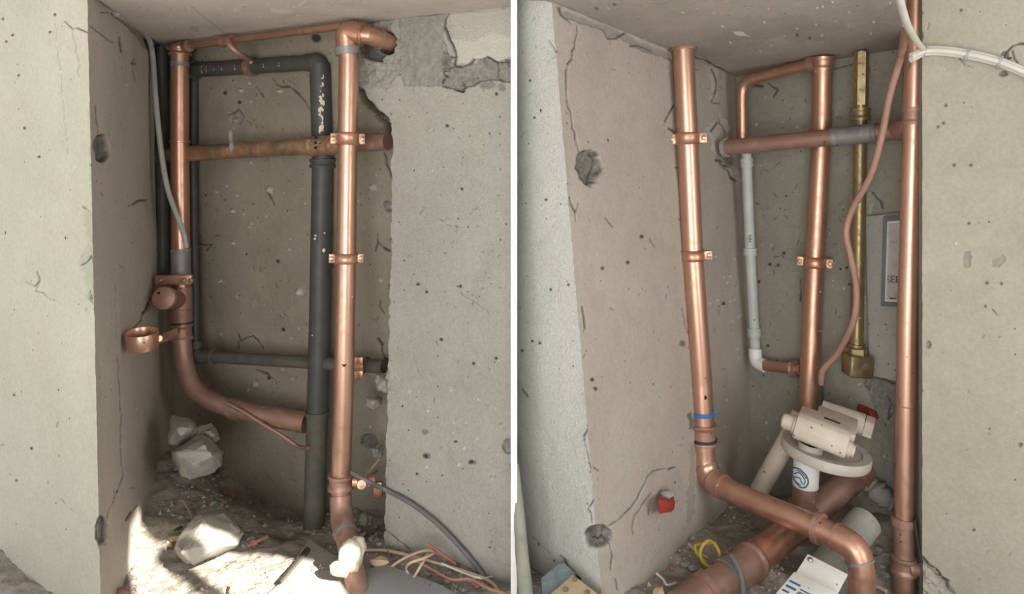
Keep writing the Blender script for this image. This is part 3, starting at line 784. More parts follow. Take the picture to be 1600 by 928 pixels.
def f_back_right(r):
    r.crack([(1300, 108), (1318, 104), (1335, 100)], 2, 0.014); r.crack([(1200, 130), (1215, 140), (1208, 150)], 1.6, 0.012); r.crack([(1168, 133), (1190, 135)], 2.4, 0.016)
    r.patch([(1325, 85), (1345, 80), (1362, 90), (1360, 120), (1335, 118)], 0.004, 'B', 0.25, 6, 2, 0.02)
    r.crack([(1352, 85), (1358, 110), (1352, 125)], 2, 0.014)
    r.crack([(1362, 300), (1378, 325)], 1.6, 0.01); r.patch([(1330, 305), (1362, 300), (1362, 340), (1345, 335), (1328, 318)], 0.004, 'B', 0.35, 5, 8, 0.02)
    r.crack([(1250, 435), (1250, 470)], 1.6, 0.01)
    r.crack([(1386, 618), (1392, 632), (1388, 655)], 2, 0.014); r.crack([(1400, 640), (1386, 655)], 1.6, 0.01); r.crack([(1350, 600), (1358, 608)], 2.4, 0.014)
    r.crack([(1365, 590), (1385, 593), (1402, 600)], 2, 0.014)
    r.patch([(1348, 588), (1402, 596), (1440, 600), (1440, 640), (1395, 640), (1365, 640), (1352, 610)], -0.004, 'G', 0.7, 5, 10, 0.02)
    r.patch([(1352, 640), (1440, 645), (1440, 780), (1370, 760)], -0.002, 'G', 0.45, 6, 16, 0.01)
    for c in ((1203, 413), (1216, 414), (1323, 418), (1328, 444), (1332, 428), (1225, 395), (1200, 540), (1186, 440)): r.bump(c[0], c[1], 2.6, 0.001, 'R')
    r.patch([(1431, 592), (1446, 592), (1446, 628), (1431, 628)], -0.03, 'R', 1.0, 2, 19)  # dark gap by the riser, shade painted into the wall colour
    ticks(r, 1180, 140, 1270, 560, 60, 71); ticks(r, 1300, 120, 1330, 560, 24, 72); ticks(r, 1355, 130, 1410, 320, 30, 73); ticks(r, 1200, 580, 1400, 760, 20, 74)
    flecks(r, 1180, 140, 1400, 760, 50, 77, (1, 2.4))
    r.h += 0.006 * fbm(r.x / 14, r.y / 14, 4, 37)
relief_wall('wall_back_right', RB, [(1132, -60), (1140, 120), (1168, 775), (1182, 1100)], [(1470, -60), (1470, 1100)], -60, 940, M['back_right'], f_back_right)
def f_face_right(r):
    r.crack([(1441, 20), (1441, 60)], 1.0, 0.006); r.crack([(1451, 36), (1450, 46)], 1.6, 0.01)
    r.crack([(1600, 68), (1582, 72), (1572, 82), (1568, 92)], 2, 0.016); r.hole(1570, 88, 7, 9, 0.02, 3); r.hole(1568, 115, 8, 5, 0.015, 4); r.crack([(1582, 80), (1590, 98)], 1.4, 0.01)
    r.crack([(1498, 90), (1508, 102), (1520, 105)], 1.2, 0.008, dark=0.7)
    for c in ((1514, 349), (1502, 16), (1478, 165), (1474, 192), (1466, 198), (1491, 258), (1517, 258), (1542, 442), (1565, 443), (1522, 828), (1540, 478)): r.bump(c[0], c[1], 2.6, 0.001, 'R', 0.8)
    r.patch([(1506, 395), (1516, 394), (1518, 415), (1508, 420), (1503, 408)], -0.004, 'G', 0.55, 3, 11)
    r.patch([(1550, 405), (1566, 400), (1573, 408), (1560, 418), (1549, 416)], -0.004, 'G', 0.45, 3, 12)
    r.hole(1451, 538, 4, 6, 0.01, 5); r.hole(1594, 695, 4, 4, 0.01, 6)
    r.patch([(1435, 870), (1445, 878), (1470, 900), (1495, 935), (1430, 940)], -0.02, 'B', 0.35, 5, 15, 0.03)
    r.crack([(1441, 872), (1462, 890), (1478, 912), (1488, 930)], 2, 0.02); r.crack([(1465, 900), (1480, 908)], 2, 0.02)
    ticks(r, 1450, 20, 1590, 880, 26, 51, (3, 9), 0.9); r.crack([(1550, 483), (1558, 492)], 1.0, 0.006)
relief_wall('wall_face_right', RR, rough_edge([(1441, -60), (1441, 1100)], 0.7, 3, -62, 1104), [(1680, -60), (1680, 1100)], -60, 1100, M['face_right'], f_face_right)
# return of that wall, running back into the bay
e = [RR.at(1441, y) for y in np.linspace(-60, 1100, 12)]
V = []; Fc = []
for p in e: V += [p, p + Vector((0.23, 0.62, 0))]
for i in range(len(e) - 1): Fc.append((2 * i, 2 * i + 1, 2 * i + 3, 2 * i + 2))
o = mesh_obj('wall_return_right', V, Fc, M['back_right'], None, 0); o['kind'] = 'structure'
for nm, pl_, x0, x1, m_ in (('wall_left_outer', LF, -480, -58, M['face_left']), ('wall_right_outer', RR, 1678, 2200, M['face_right'])):
    o = mesh_obj(nm, [pl_.at(x0, -60), pl_.at(x1, -60), pl_.at(x1, 1100), pl_.at(x0, 1100)], [(0, 1, 2, 3)], m_, None, 0); o['kind'] = 'structure'
# fascia of the right ceiling edge beside the riser
a, b = RC.at(1417, -190), RC.at(1416, 78)
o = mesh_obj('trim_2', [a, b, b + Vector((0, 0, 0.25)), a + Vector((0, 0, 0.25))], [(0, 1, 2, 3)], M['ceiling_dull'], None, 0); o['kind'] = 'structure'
# white border between the two views, built as an added post
c0 = P(803, 250, 2.62)
o = mesh_obj('border_post', *boxmesh((c0.x, c0.y + 0.26, ZC - 0.3), (5.0 * 2.62 * K / F, 0, 0), (0, 0.26, 0), (0, 0, 1.5), 0.001), M['trim']); o['kind'] = 'structure'

# ------------------------------------------------------------------ floor of dirt and rubble
fp = []
def fpt(p): fp.append((p.x, p.y, p.z))
for x, y in ((272, 660), (262, 690), (250, 715), (240, 745), (225, 805), (210, 860), (190, 928)): fpt(LL.at(x, y))
for x, y in ((330, 742), (400, 785), (470, 815)): fpt(LB.at(x, y, 0.02))
fpt(P(490, 822, 3.62)); fpt(P(560, 830, 3.45)); fpt(P(600, 850, 3.22)); fpt(P(700, 884, 3.06)); fpt(P(798, 915, 2.93))
fpt(P(0, 872, 3.12)); fpt(P(90, 935, 2.85)); fpt(P(330, 900, 3.08)); fpt(P(560, 935, 2.86)); fpt(P(300, 800, 3.5)); fpt(P(780, 1050, 2.4)); fpt(P(400, 1050, 2.5)); fpt(P(150, 1060, 2.5))
for x, y in ((975, 928), (1060, 858), (1150, 788)): fpt(RL.at(x, y))
for x, y in ((1200, 775), (1300, 770), (1395, 800)): fpt(RB.at(x, y, 0.02))
fpt(P(1250, 850, 3.25)); fpt(P(1380, 925, 3.02)); fpt(P(1412, 945, 3.05)); fpt(P(1445, 940, 2.93)); fpt(P(1340, 945, 2.78)); fpt(P(1100, 930, 2.85)); fpt(P(930, 960, 2.6)); fpt(P(850, 935, 2.72)); fpt(P(1000, 1060, 2.4)); fpt(P(1300, 1060, 2.45)); fpt(P(1560, 1000, 2.7))
fp = np.array(fp)
def floor_base(X, Y):
    s = 0; t = 0
    for a, b, z in fp:
        wv = 1.0 / (((X - a) ** 2 + (Y - b) ** 2) + 0.012) ** 1.5
        s = s + wv * z; t = t + wv
    return s / t
def floor_h(X, Y):
    X = np.asarray(X, float); Y = np.asarray(Y, float)
    return floor_base(X, Y) + 0.05 * fbm(X * 4, Y * 4, 3, 2) + 0.035 * fbm(X * 17, Y * 17, 4, 8) + 0.012 * fbm(X * 55, Y * 55, 3, 4)
def fz(x, y): return float(floor_h(np.array([x]), np.array([y]))[0])
gx = np.arange(-2.1, 2.1, 0.009); gy = np.arange(1.7, 3.95, 0.009)
GX, GY = np.meshgrid(gx, gy)
W = np.stack([GX, GY, floor_h(GX, GY)], -1)
rel = Relief(GX * 0, GY * 0)
cl = fbm(GX * 9, GY * 9, 4, 3)
rel.G = np.clip(cl * 4, 0, 0.7); rel.R = np.clip((fbm(GX * 14, GY * 14, 3, 19) - 0.16) * 5, 0, 0.4)
grid_obj('floor', W, M['floor'], rel)
def on_floor(x, y, lift=0.0):
    """point of the rubble floor seen at a picture position"""
    r = ray(x, y); lo, hi = 1.7, 3.9
    for _ in range(40):
        m_ = (lo + hi) / 2; p = CAM + r * m_
        if p.z > fz(p.x, p.y) + lift: lo = m_
        else: hi = m_
    return CAM + r * lo
# plain ground in front, added unseen screen on the right, openings shaped for the sun patches
o = mesh_obj('floor_front', [(-5, -4, 0.02), (5, -4, 0.02), (5, 1.72, 0.02), (-5, 1.72, 0.02)], [(0, 1, 2, 3)], M['outer'], None, 0); o['kind'] = 'structure'

# screen openings are worked out from where the sun lands on the floor and cheek of the left bay
WX = 2.3
def back_to_screen(p):
    t = (WX - p.x) / SUN_DIR.x
    return p + SUN_DIR * t
def opening(pts): return [(q.y, q.z) for q in (back_to_screen(p) for p in pts)]
holes = [opening([LL.at(217, 784)] + [on_floor(x, y) for x, y in ((236, 846), (330, 864), (425, 868), (515, 884), (560, 1000), (215, 1010))] + [LL.at(198, 905), LL.at(201, 820)]),
         opening([LF.at(145.5, 724), LF.at(151, 712), LF.at(153, 792), LF.at(148, 790)]),
         opening([LF.at(149, 852), LF.at(154.5, 856), LF.at(156, 920), LF.at(151, 915)])]
ow = [(-5.0, 0.0), (2.4, 0.0), (2.4, 9.0), (-5.0, 9.0)]
bm = bmesh.new()
loops = []
for lp_ in [ow] + holes:
    vs = [bm.verts.new((WX, a_, b_)) for a_, b_ in lp_]
    loops += [bm.edges.new((vs[i], vs[(i + 1) % len(vs)])) for i in range(len(vs))]
bmesh.ops.triangle_fill(bm, edges=loops, use_beauty=True)
ex = bmesh.ops.extrude_face_region(bm, geom=list(bm.faces))
bmesh.ops.translate(bm, verts=[g_ for g_ in ex['geom'] if isinstance(g_, bmesh.types.BMVert)], vec=(0.02, 0, 0))
o = mesh_obj('sun_screen', *grab(bm), M['outer'], None, 0); o['kind'] = 'structure'
m0, m1 = back_to_screen(on_floor(246, 862)), back_to_screen(on_floor(375, 960))
up_ = Vector((0, -(m1 - m0).z, (m1 - m0).y)).normalized() * 0.035
e_ = (m1 - m0) * 0.4
o = mesh_obj('sun_screen_bar', *prism([m0 + up_, m1 + e_ + up_, m1 + e_ - up_, m0 - up_], (0.02, 0, 0)), M['trim'], None, 0); o['kind'] = 'structure'  # added unseen bar casting the shadow band across the sun patch

# ================================================================== LEFT BAY: pipes
def base_of(path): return min(path, key=lambda p: p.z)
# copper riser in the corner, bending away to the right at the bottom
path = fillet([P(281, 70, 3.9), P(281, 230, 3.9), P(283, 440, 3.9), P(285, 555, 3.9), P(300, 612, 3.82), P(352, 638, 3.76), P(478, 660, 3.68)], [0, .05, .05, .12, .14, .2, 0])
r = 0.0435
t = thing('copper_riser', 'dusty copper riser in the left niche corner, bending right above the grey stones', 'pipe', base_of(path))
pipe(t, sub(path, 60, 520), r, M['copper'])
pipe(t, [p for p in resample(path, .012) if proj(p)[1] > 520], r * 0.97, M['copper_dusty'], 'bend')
fitting(t, path, 72, 88, r * 1.1, M['copper'], name='cap'); fitting(t, path, 96, 106, r * 1.02, M['solder'], lip=0.001, name='solder_joint')
band(t, path, 221, r * 1.03, 0.012, M['copper_bright'], name='joint_ring', bulge=0.003)
o = fitting(t, path, 388, 432, r * 1.06, M['solder'], lip=0.002, name='tape_sleeve'); o['label'] = 'grey taped sleeve'
fitting(t, path, 478, 502, r * 1.05, M['copper_dusty'], name='coupling'); band(t, path, 503, r * 1.06, 0.008, M['black_tape'], name='gasket')
fitting(t, path, 505, 532, r * 1.06, M['copper_dusty'], name='coupling')
pp = [p for p in resample(path, .006) if 360 < proj(p)[0] < 380]; mesh_obj('coupling', *tube(pp, r * 1.12, 24), M['copper_dusty'], t)
pp = [p for p in resample(path, .006) if 425 < proj(p)[0] < 480]; mesh_obj('coupling', *tube(pp, r * 1.1, 24), M['copper_dusty'], t)
# tee with bolted flange and round cap
tee = mesh_obj('tee', *tube(sub(path, 446, 502), r * 1.16, 24), M['copper_dusty'], t)
a = P(278, 468, 3.88); bq = P(256, 466, 3.66)
mesh_obj('cap_outlet', *tube([a, a.lerp(bq, .86)], 0.045, 22), M['copper_dusty'], tee); ax = (bq - a).normalized()
mesh_obj('round_cap', *lathe(bq, ax, [(-0.03, 0.03), (-0.03, 0.054), (-0.004, 0.056), (0.006, 0.05), (0.012, 0.03), (0.013, 0.0)]), M['copper_dusty'], tee)
for dx, dy in ((-9, 4), (-7, -8)): mesh_obj('bolt', *lathe(P(256 + dx, 466 + dy, 3.655), ax, [(0, .006), (0.012, .006)], 8), M['dark'], tee)
fl = mesh_obj('flange', *boxmesh(P(272, 437, 3.79), (0.088, 0, 0.002), (0, 0.012, 0), (0, 0, 0.024), 0.006), M['clamp'], t)
mesh_obj('flange_bracket', *boxmesh(P(272, 437, 3.85), (0.07, 0, 0), (0, 0.04, 0), (0, 0, 0.018), 0.004), M['copper_dusty'], fl)
for x in (252, 288, 299): mesh_obj('bolt', *lathe(P(x, 438, 3.77), (0.05, -1, 0), [(-.01, .012), (.012, .012), (.016, .006)], 6), M['bolt'], fl)
# thin copper pipe under the ceiling
path = fillet([P(284, 73, 3.88), P(340, 66, 3.72), P(535, 41, 3.24)], 0)
t = thing('copper_crosspipe', 'thin copper pipe running just under the left ceiling', 'pipe', base_of(path))
pipe(t, path, 0.0155, M['copper']); fitting(t, path, 278, 296, 0.024, M['copper_dusty'], 0, name='end_socket'); fitting(t, path, 347, 366, 0.021, M['clamp'], 0, name='collar')
band(t, path, 472, 0.018, 0.012, M['solder'], 0, name='solder_joint')
# strap hanger from it down to the black pipe
hp = spline([P(356, 60, 3.62), P(360, 72, 3.6), P(374, 84, 3.63), P(388, 92, 3.72), P(393, 98, 3.74)], 6)
t = thing('pipe_hanger', 'curved copper strap hanging from thin ceiling pipe onto black pipe', 'hanger', hp[-1])
mesh_obj('strap', *tube(hp, 0.014, 12), M['copper_dusty'], t)
bp_ = fillet([P(297, 110, 4.02), P(497, 97, 3.6)], 0)
c, tn = where(bp_, 393, 0); mesh_obj('clip', *lathe(c, tn, [(-.018, .04), (-.018, .046), (.018, .046), (.018, .04)]), M['copper_dusty'], t)
# right copper riser with elbow and stub into the wall
path = fillet([P(540, 52, 3.225), P(545, 90, 3.23), P(541, 400, 3.23), P(537, 620, 3.23), P(531, 795, 3.23), P(543, 850, 3.06), P(572, 975, 2.78)], [0, 0, 0, 0, .12, .12, 0])
r = 0.0405
t = thing('copper_riser', 'bright tall copper riser at the right edge of the left niche', 'pipe', base_of(path))
pipe(t, sub(path, 48, 742), r, M['copper_bright']); lo = [p for p in resample(path, .012) if proj(p)[1] > 738]
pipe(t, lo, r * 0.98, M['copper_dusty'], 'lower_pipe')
st = fillet([P(540, 50, 3.225), P(575, 55, 3.215), P(612, 67, 3.30)], 0)
el = mesh_obj('elbow', *tube(fillet([P(543.5, 78, 3.23), P(540, 47, 3.225), P(566, 54, 3.205)], .06), r * 1.12, 24), M['copper'], t)
pipe(t, st, r * 0.92, M['copper'], 'stub'); fitting(t, st, 590, 596, r * 1.0, M['copper_dusty'], 0, name='stub_ring'); fitting(t, st, 558, 570, r * 1.06, M['copper'], 0, name='stub_ring')
fitting(t, path, 72, 86, r * 1.13, M['solder'], name='solder_joint')
clamp(t, path, 216, r, width=0.052, lug=.022); clamp(t, path, 403, r, width=0.042, lug=.022)
fitting(t, path, 738, 765, r * 1.16, M['copper_dusty'], name='coupling'); 
mesh_obj('elbow', *tube([p for p in resample(path, .008) if 772 < proj(p)[1] < 832], r * 1.1, 24), M['copper_dusty'], t); band(t, path, 832, r * 1.14, 0.012, M['solder'], name='solder_joint')
c, tn = where(path, 570); f = (CAM - c).normalized(); mesh_obj('drilled_hole', *lathe(c + f * (r - .004), f, [(0, .0085), (0.0055, .0085)], 14), M['dark'], t)
side = Vector((1, 0, 0))
b1 = P(552, 752, 3.2); mesh_obj('side_valve', *join(lathe(b1, side, [(0, .022), (.02, .022), (.022, .014), (.06, .014), (.062, .024), (.09, .024)], 16), lathe(b1 + side * .045, (0, -1, .2), [(0, .012), (.045, .012), (.047, .018), (.056, .018)], 14)), M['clamp'], t)
# bracket behind it holding the black cross pipe
t2 = thing('pipe_bracket', 'small copper bracket behind the bright riser on the black cross pipe', 'bracket', P(563, 584, 3.45))
cc_ = P(563, 571, 3.44)
mesh_obj('ring', *lathe(cc_, (1, 0, 0.05), [(-.018, .028), (-.018, .036), (.018, .036), (.018, .028)]), M['clamp'], t2)
mesh_obj('ear', *boxmesh(cc_ + Vector((0.0, -0.03, 0.03)), (.018, 0, 0), (0, .006, 0), (0, 0, .016), .002), M['clamp'], t2)
mesh_obj('ear', *boxmesh(cc_ + Vector((0.0, -0.03, -0.03)), (.018, 0, 0), (0, .006, 0), (0, 0, .016), .002), M['clamp'], t2)
t2 = thing('pipe_bracket', 'small copper bracket beside the floor, right of the bright riser coupling', 'bracket', P(592, 775, 3.42))
mesh_obj('plate', *boxmesh(P(591, 765, 3.42), (.018, 0, 0), (0, .012, 0), (0, 0, .035), .003), M['clamp'], t2); mesh_obj('bolt', *lathe(P(591, 760, 3.40), (0, -1, 0), [(0, .009), (.014, .009)], 6), M['bolt'], t2)
# foam stuck on the lower pipe
c0, tn = where(path, 868); pts = []
rs = random.Random(5)
Vf = []
def blob(c, rx, ry, rz, seed, n=3, amp=.28):
    bm = bmesh.new(); bmesh.ops.create_icosphere(bm, subdivisions=n, radius=1)
    from mathutils import noise as mn
    for v in bm.verts:
        k = 1 + amp * mn.noise(v.co * 1.6 + Vector((seed, seed * 2, 0))) + amp * .5 * mn.noise(v.co * 4 + Vector((seed, 0, 0)))
        v.co = Vector((v.co.x * rx * k, v.co.y * ry * k, v.co.z * rz * k)) + Vector(c)
    return grab(bm)
o = mesh_obj('foam_lump', *join(blob(P(549, 868, 2.93), .045, .04, .06, 1), blob(P(535, 886, 2.92), .045, .03, .03, 4), blob(P(558, 855, 2.96), .035, .04, .035, 7)), M['foam'], t, 60); o['label'] = 'cream dried foam lump'
# horizontal copper pipe across the niche
path = [P(245, 243, 4.03), P(606, 221, 3.33)]
t = thing('copper_crosspipe', 'brown stained copper pipe crossing the left niche at upper height', 'pipe', path[1])
pipe(t, sub(path, 240, 530, 0), 0.0385, M['copper_stained']); pipe(t, sub(path, 528, 607, 0), 0.037, M['copper_dusty'], 'end_length')
fitting(t, path, 487, 523, 0.043, M['copper_stained'], 0, name='coupling', lip=0.003); fitting(t, path, 258, 264, 0.043, M['copper_dusty'], 0, name='end_ring', lip=0.0)
for xy in ((493, 223), (494, 215), (493, 231)): mesh_obj('rivet', *lathe(P(xy[0], xy[1], 3.44), (0, -1, 0), [(0, .006), (.006, .006), (.01, .002)], 8), M['dark'], t)
mesh_obj('paint_drip', *join(blob(P(361, 212, 3.72), .012, .01, .03, 3, 2), blob(P(362, 228, 3.715), .012, .012, .03, 9, 2)), M['mortar'], t)
# black pipes (spatter of pale paint on the top arm)
path = fillet([P(297, 110, 4.02), P(500, 97, 3.6), P(504, 250, 3.62), P(498, 560, 3.62), P(490, 826, 3.62)], [0, .05, 0, 0, 0])
r = 0.047
t = thing('black_soil_pipe', 'thick black iron pipe standing in the left niche with a top arm', 'pipe', path[-1])
arm = [P(297, 110, 4.02), P(494, 97, 3.61)]
pipe(t, arm, 0.037, M['black'], 'arm'); fitting(t, arm, 297, 306, .045, M['black'], 0, name='arm_socket'); fitting(t, arm, 386, 394, .042, M['black'], 0, name='arm_ring', lip=.001)
vp_ = fillet([P(478, 98, 3.62), P(499, 97, 3.6), P(501, 125, 3.61)], .05); mesh_obj('elbow', *tube(vp_, [.04] * 2 + [.046] * (len(vp_) - 2), 24), M['black'], t)
vp_ = fillet([P(500, 100, 3.6), P(504, 250, 3.62), P(498, 560, 3.62), P(490, 826, 3.62)], 0)
pipe(t, sub(vp_, 98, 645), r, M['black'], 'pipe'); pipe(t, sub(vp_, 640, 830), r, M['black_dusty'], 'lower_pipe')
fitting(t, vp_, 246, 264, r * 1.12, M['black'], name='socket'); fitting(t, vp_, 640, 650, r * 1.08, M['black_dusty'], name='joint_ring', lip=.003)
for x, s_ in ((320, .010), (327, .008), (352, .004), (372, .006), (417, .005), (440, .004), (340, .003)):
    c, tn = where(arm, x, 0); fw = (CAM - c).normalized(); a_ = [c + Vector((0, -math.cos(q_) * .0375, math.sin(q_) * .0375)) for q_ in np.linspace(-.2 - s_ * 40, -.2 + s_ * 60, 7)]
    mesh_obj('paint_mark', *tube(a_, .0035, 6), M['foam'], t)
rs = random.Random(2); ms = []
for k in range(44):
    y = rs.uniform(112, 208); ms.append(blob(P(502 + rs.uniform(-3.5, 3.5), y, 3.557), .006 * rs.uniform(.4, 1.3), .003, .011 * rs.uniform(.4, 1.3), k, 1))
o = mesh_obj('paint_streak', *join(*ms), M['foam'], t); o['label'] = 'flaked cream paint streak'
for x, y, s in ((493, 368, .006), (506, 391, .009), (507, 364, .005), (492, 373, .006), (488, 524, .004)): mesh_obj('paint_fleck', *blob(P(x, y, 3.56), s, .004, s, x, 1), M['foam'], t)
path = fillet([P(303, 100, 4.05), P(301, 250, 4.04), P(305, 553, 4.02), P(330, 557, 3.98), P(600, 573, 3.46)], [0, 0, .03, 0, 0])
t = thing('black_crosspipe', 'slim black pipe dropping behind copper riser then crossing the niche low', 'pipe', path[-1])
pipe(t, sub(path, 90, 552), 0.021, M['black']); fitting(t, path, 382, 389, .026, M['black'], name='joint_ring', lip=.002)
hz = [P(308, 556, 4.0), P(600, 573, 3.46)]; pipe(t, hz, 0.029, M['black_dusty'], 'low_pipe'); fitting(t, hz, 309, 335, .034, M['black_dusty'], 0, name='low_socket')
mesh_obj('elbow', *tube(fillet([P(304.5, 535, 4.02), P(306, 556, 4.0), P(322, 557, 3.98)], .04), .032, 20), M['black_dusty'], t)
path = [P(253, 74, 3.98), P(254, 250, 3.98), P(255, 434, 3.98)]
t = thing('black_riser', 'black pipe tucked in the corner left of the copper riser', 'pipe', path[-1])
pipe(t, path, 0.028, M['black']); fitting(t, path, 228, 245, .033, M['black'], name='socket', lip=.003); fitting(t, path, 384, 392, .031, M['black'], name='joint_ring', lip=.001)

# grey cable on the cheek
cp = spline([LL.at(183, 22, .02), LL.at(200, 33, .02), LL.at(222, 48, .02), LL.at(233, 62, .02), LL.at(239, 90, .02), P(243, 150, 3.8), P(251, 230, 3.78), P(262, 295, 3.77), P(280, 345, 3.76), P(288, 368, 3.78), P(291, 386, 3.8)], 8)
t = thing('grey_cable', 'grey cable looping down the left cheek to the copper riser', 'cable', cp[-1])
mesh_obj('cable_run', *tube(cp, 0.0125, 12), M['cable_grey'], t)
cp2 = spline([LL.at(224, 46, .02), LL.at(236, 54, .02), LL.at(250, 68, .02), P(266, 76, 3.95)], 8)
mesh_obj('cable_branch', *tube(cp2, 0.012, 12), M['cable_grey'], t); mesh_obj('cable_tip', *blob(LL.at(182, 21, .02), .016, .016, .014, 3, 2), M['cable_grey'], t)
# dark cable from the right riser coupling along the wall to the floor
cp = spline([P(549, 738, 3.19), P(575, 752, 3.15), LR.at(600, 764, .02), LR.at(640, 785, .02), LR.at(680, 815, .02), LR.at(715, 850, .02), LR.at(745, 885, .02), LR.at(765, 912, .02), LR.at(790, 935, .03)], 8)
t = tag(mesh_obj('dark_cable', *tube(cp, 0.009, 10), M['cable_dark'], None, 40, cp[-1]), 'dark grey cable bowing from the copper coupling down across the pitted wall', 'cable')
# thin red wire below the corner bend
cp = spline([P(355, 630, 3.70), P(378, 642, 3.68), P(410, 662, 3.66), P(440, 680, 3.64), P(465, 697, 3.62), P(482, 700, 3.55)], 6)
tag(mesh_obj('copper_rod', *tube(cp, 0.009, 10), M['copper_dusty'], None, 40, cp[-1]), 'thin reddish copper rod slanting from the bend towards the black pipe', 'rod')

# copper cup ring on its arm
cz = P(222, 531, 3.15); R = .062
t = thing('copper_cup', 'short open copper ring cup held out on a thin arm', 'cup', cz + Vector((0, 0, -.03)))
axc = Vector((0.02, -0.12, 1)).normalized()
mesh_obj('ring', *lathe(cz, axc, [(-.034, .0), (-.032, R * .97), (-.028, R), (.030, R), (.033, R * .98), (.030, R * .955), (-.022, R * .95), (-.025, 0)], 40), M['copper_bright'], t)
arm = [cz + Vector((R * .95, .02, .0)), P(258, 527, 3.45), P(277, 520, 3.84)]
mesh_obj('arm', *tube(arm, .012, 10), M['clamp'], t); mesh_obj('arm_plate', *boxmesh(P(262, 525, 3.52), (.02, .05, .004), (0.004, -.002, 0), (0, 0, .02), .002), M['clamp'], t)

# ------------------------------------------------------------------ stones, slabs, debris in the left bay
def stone(name, label, outline, ridge, d, thick, m, seed, cat='stone', group=None, sub_=3, amp=.010, ddepth=None):
    ys = [p[1] for p in outline]; y0, y1 = min(ys), max(ys)
    pts = []
    for x, y in outline:
        k = (y - y0) / (y1 - y0 + 1e-6)
        pts.append(P(x, y, d - thick * (k - .5) * .6)); pts.append(P(x * .94 + sum(p[0] for p in outline) / len(outline) * .06, y * .94 + (y0 + y1) * .03, d + thick * .7))
    for x, y, dd in ridge: pts.append(P(x, y, d - thick * dd))
    V, Fc = hull(pts, sub_, amp, .0025, seed)
    b = min(V, key=lambda v: v.z)
    return tag(mesh_obj(name, V, Fc, m, None, 28, b), label, cat, group)
stone('stone', 'grey angular stone at upper left of the three piled in the corner', [(268, 649), (283, 650), (306, 660), (309, 673), (300, 682), (278, 697), (265, 692), (263, 675)], [(275, 668, .9), (296, 668, .8), (283, 682, .9)], 3.56, .14, M['stone'], 1)
stone('stone', 'smaller grey stone wedged behind at the right of the corner pile', [(310, 668), (330, 662), (338, 668), (343, 685), (336, 693), (318, 690), (308, 680)], [(328, 676, .8)], 3.56, .12, M['stone'], 2)
stone('stone', 'largest grey stone of the corner pile, in front and below the others', [(265, 703), (275, 697), (295, 690), (315, 676), (328, 684), (348, 706), (344, 726), (335, 738), (296, 749), (284, 744), (270, 722)], [(320, 694, .75), (300, 705, .95), (275, 707, .8), (332, 712, .9), (302, 728, .95)], 3.46, .2, M['stone'], 3)
stone('stone', 'big pale cream block lying half in sunlight on the floor', [(313, 803), (350, 802), (365, 815), (381, 833), (374, 850), (350, 866), (305, 884), (284, 882), (270, 868), (276, 845), (295, 815)], [(303, 850, .9), (345, 853, .95), (284, 862, .9), (362, 826, .3), (318, 810, .3), (302, 881, .9), (300, 856, 1.0)], 3.16, .22, M['stone_cream'], 5)
stone('stone', 'round tan stone lodged beside the bright riser near wall edge', [(573, 623), (585, 615), (597, 622), (597, 633), (583, 640), (573, 634)], [(585, 628, .9)], 3.42, .08, M['stone_cream'], 6)
stone('stone', 'egg shaped grey stone in the dark gap beside the riser foot', [(565, 803), (573, 798), (582, 806), (580, 820), (570, 824), (564, 815)], [(573, 810, .9)], 3.40, .07, M['pebble'], 7)
stone('stone', 'dark rounded stone set in the niche wall left of the pitted wall', [(580, 700), (592, 694), (600, 702), (596, 714), (584, 712)], [(590, 704, .9)], 3.44, .06, M['pebble'], 8)
stone('mortar_lump', 'rough mortar lump hanging on the pitted wall edge', [(590, 587), (600, 582), (612, 592), (612, 604), (604, 613), (592, 608), (588, 598)], [(600, 597, .9)], 3.27, .08, M['mortar'], 9, cat='lump', sub_=3, amp=.014)
def slab(name, label, quad, th, m, cat='slab', lift=.02, dlist=None):
    pts = [on_floor(x, y, lift) for x, y in quad] if dlist is None else [P(x, y, d) for (x, y), d in zip(quad, dlist)]
    c = sum(pts, Vector()) / len(pts)
    n = Vector((0, 0, 0))
    for i in range(len(pts)):
        n += (pts[i] - c).cross(pts[(i + 1) % len(pts)] - c)
    n.normalize()
    if n.z < 0: n = -n
    flat = [p - n * (p - c).dot(n) for p in pts]
    return tag(mesh_obj(name, *prism(flat, -n * th, .003), m, None, 30, c - n * th), label, cat)
slab('slab', 'thin blue grey slab lying in front of the black pipe foot', [(483, 851), (553, 880), (590, 1000), (330, 1000), (436, 908)], .02, M['slab_dusty'], lift=.025)
slab('slab', 'blue grey slab right of the riser foot under wires', [(566, 884), (607, 884), (690, 915), (745, 945), (720, 1010), (570, 1010)], .025, M['slab'], lift=.03)
slab('shadow_strip', 'dark flat strip painted as the shadow gap along the slab edge', [(479, 853), (484, 856), (439, 909), (435, 907)], .01, M['shadow_strip'], 'shadow_strip', lift=.035)  # dark strip standing in for the shadow gap beside the slab
def floor_line(name, label, cat, pts, r, m, group=None, lifts=None, n=6, sides=8):
    q = []
    for i, p in enumerate(pts):
        l = lifts[i] if lifts else .012
        q.append(on_floor(p[0], p[1], l))
    s = spline(q, n) if len(q) > 2 else resample(q, .05)
    return tag(mesh_obj(name, *tube(s, r, sides), m, None, 40, q[0]), label, cat, group)
floor_line('loose_wire', 'pale copper wire lying long under the pitted wall', 'wire', [(566, 860), (600, 860), (640, 868), (690, 882), (730, 894), (765, 908), (782, 928)], .006, M['wire_pale'])
floor_line('loose_wire', 'pale wire looping upward on the gravel right of the riser', 'wire', [(604, 892), (625, 876), (650, 864), (670, 860), (678, 864), (662, 872), (640, 880), (635, 890), (645, 902), (655, 888), (668, 866)], .005, M['wire_pale'], lifts=[.02, .05, .07, .08, .09, .1, .09, .05, .03, .07, .1])
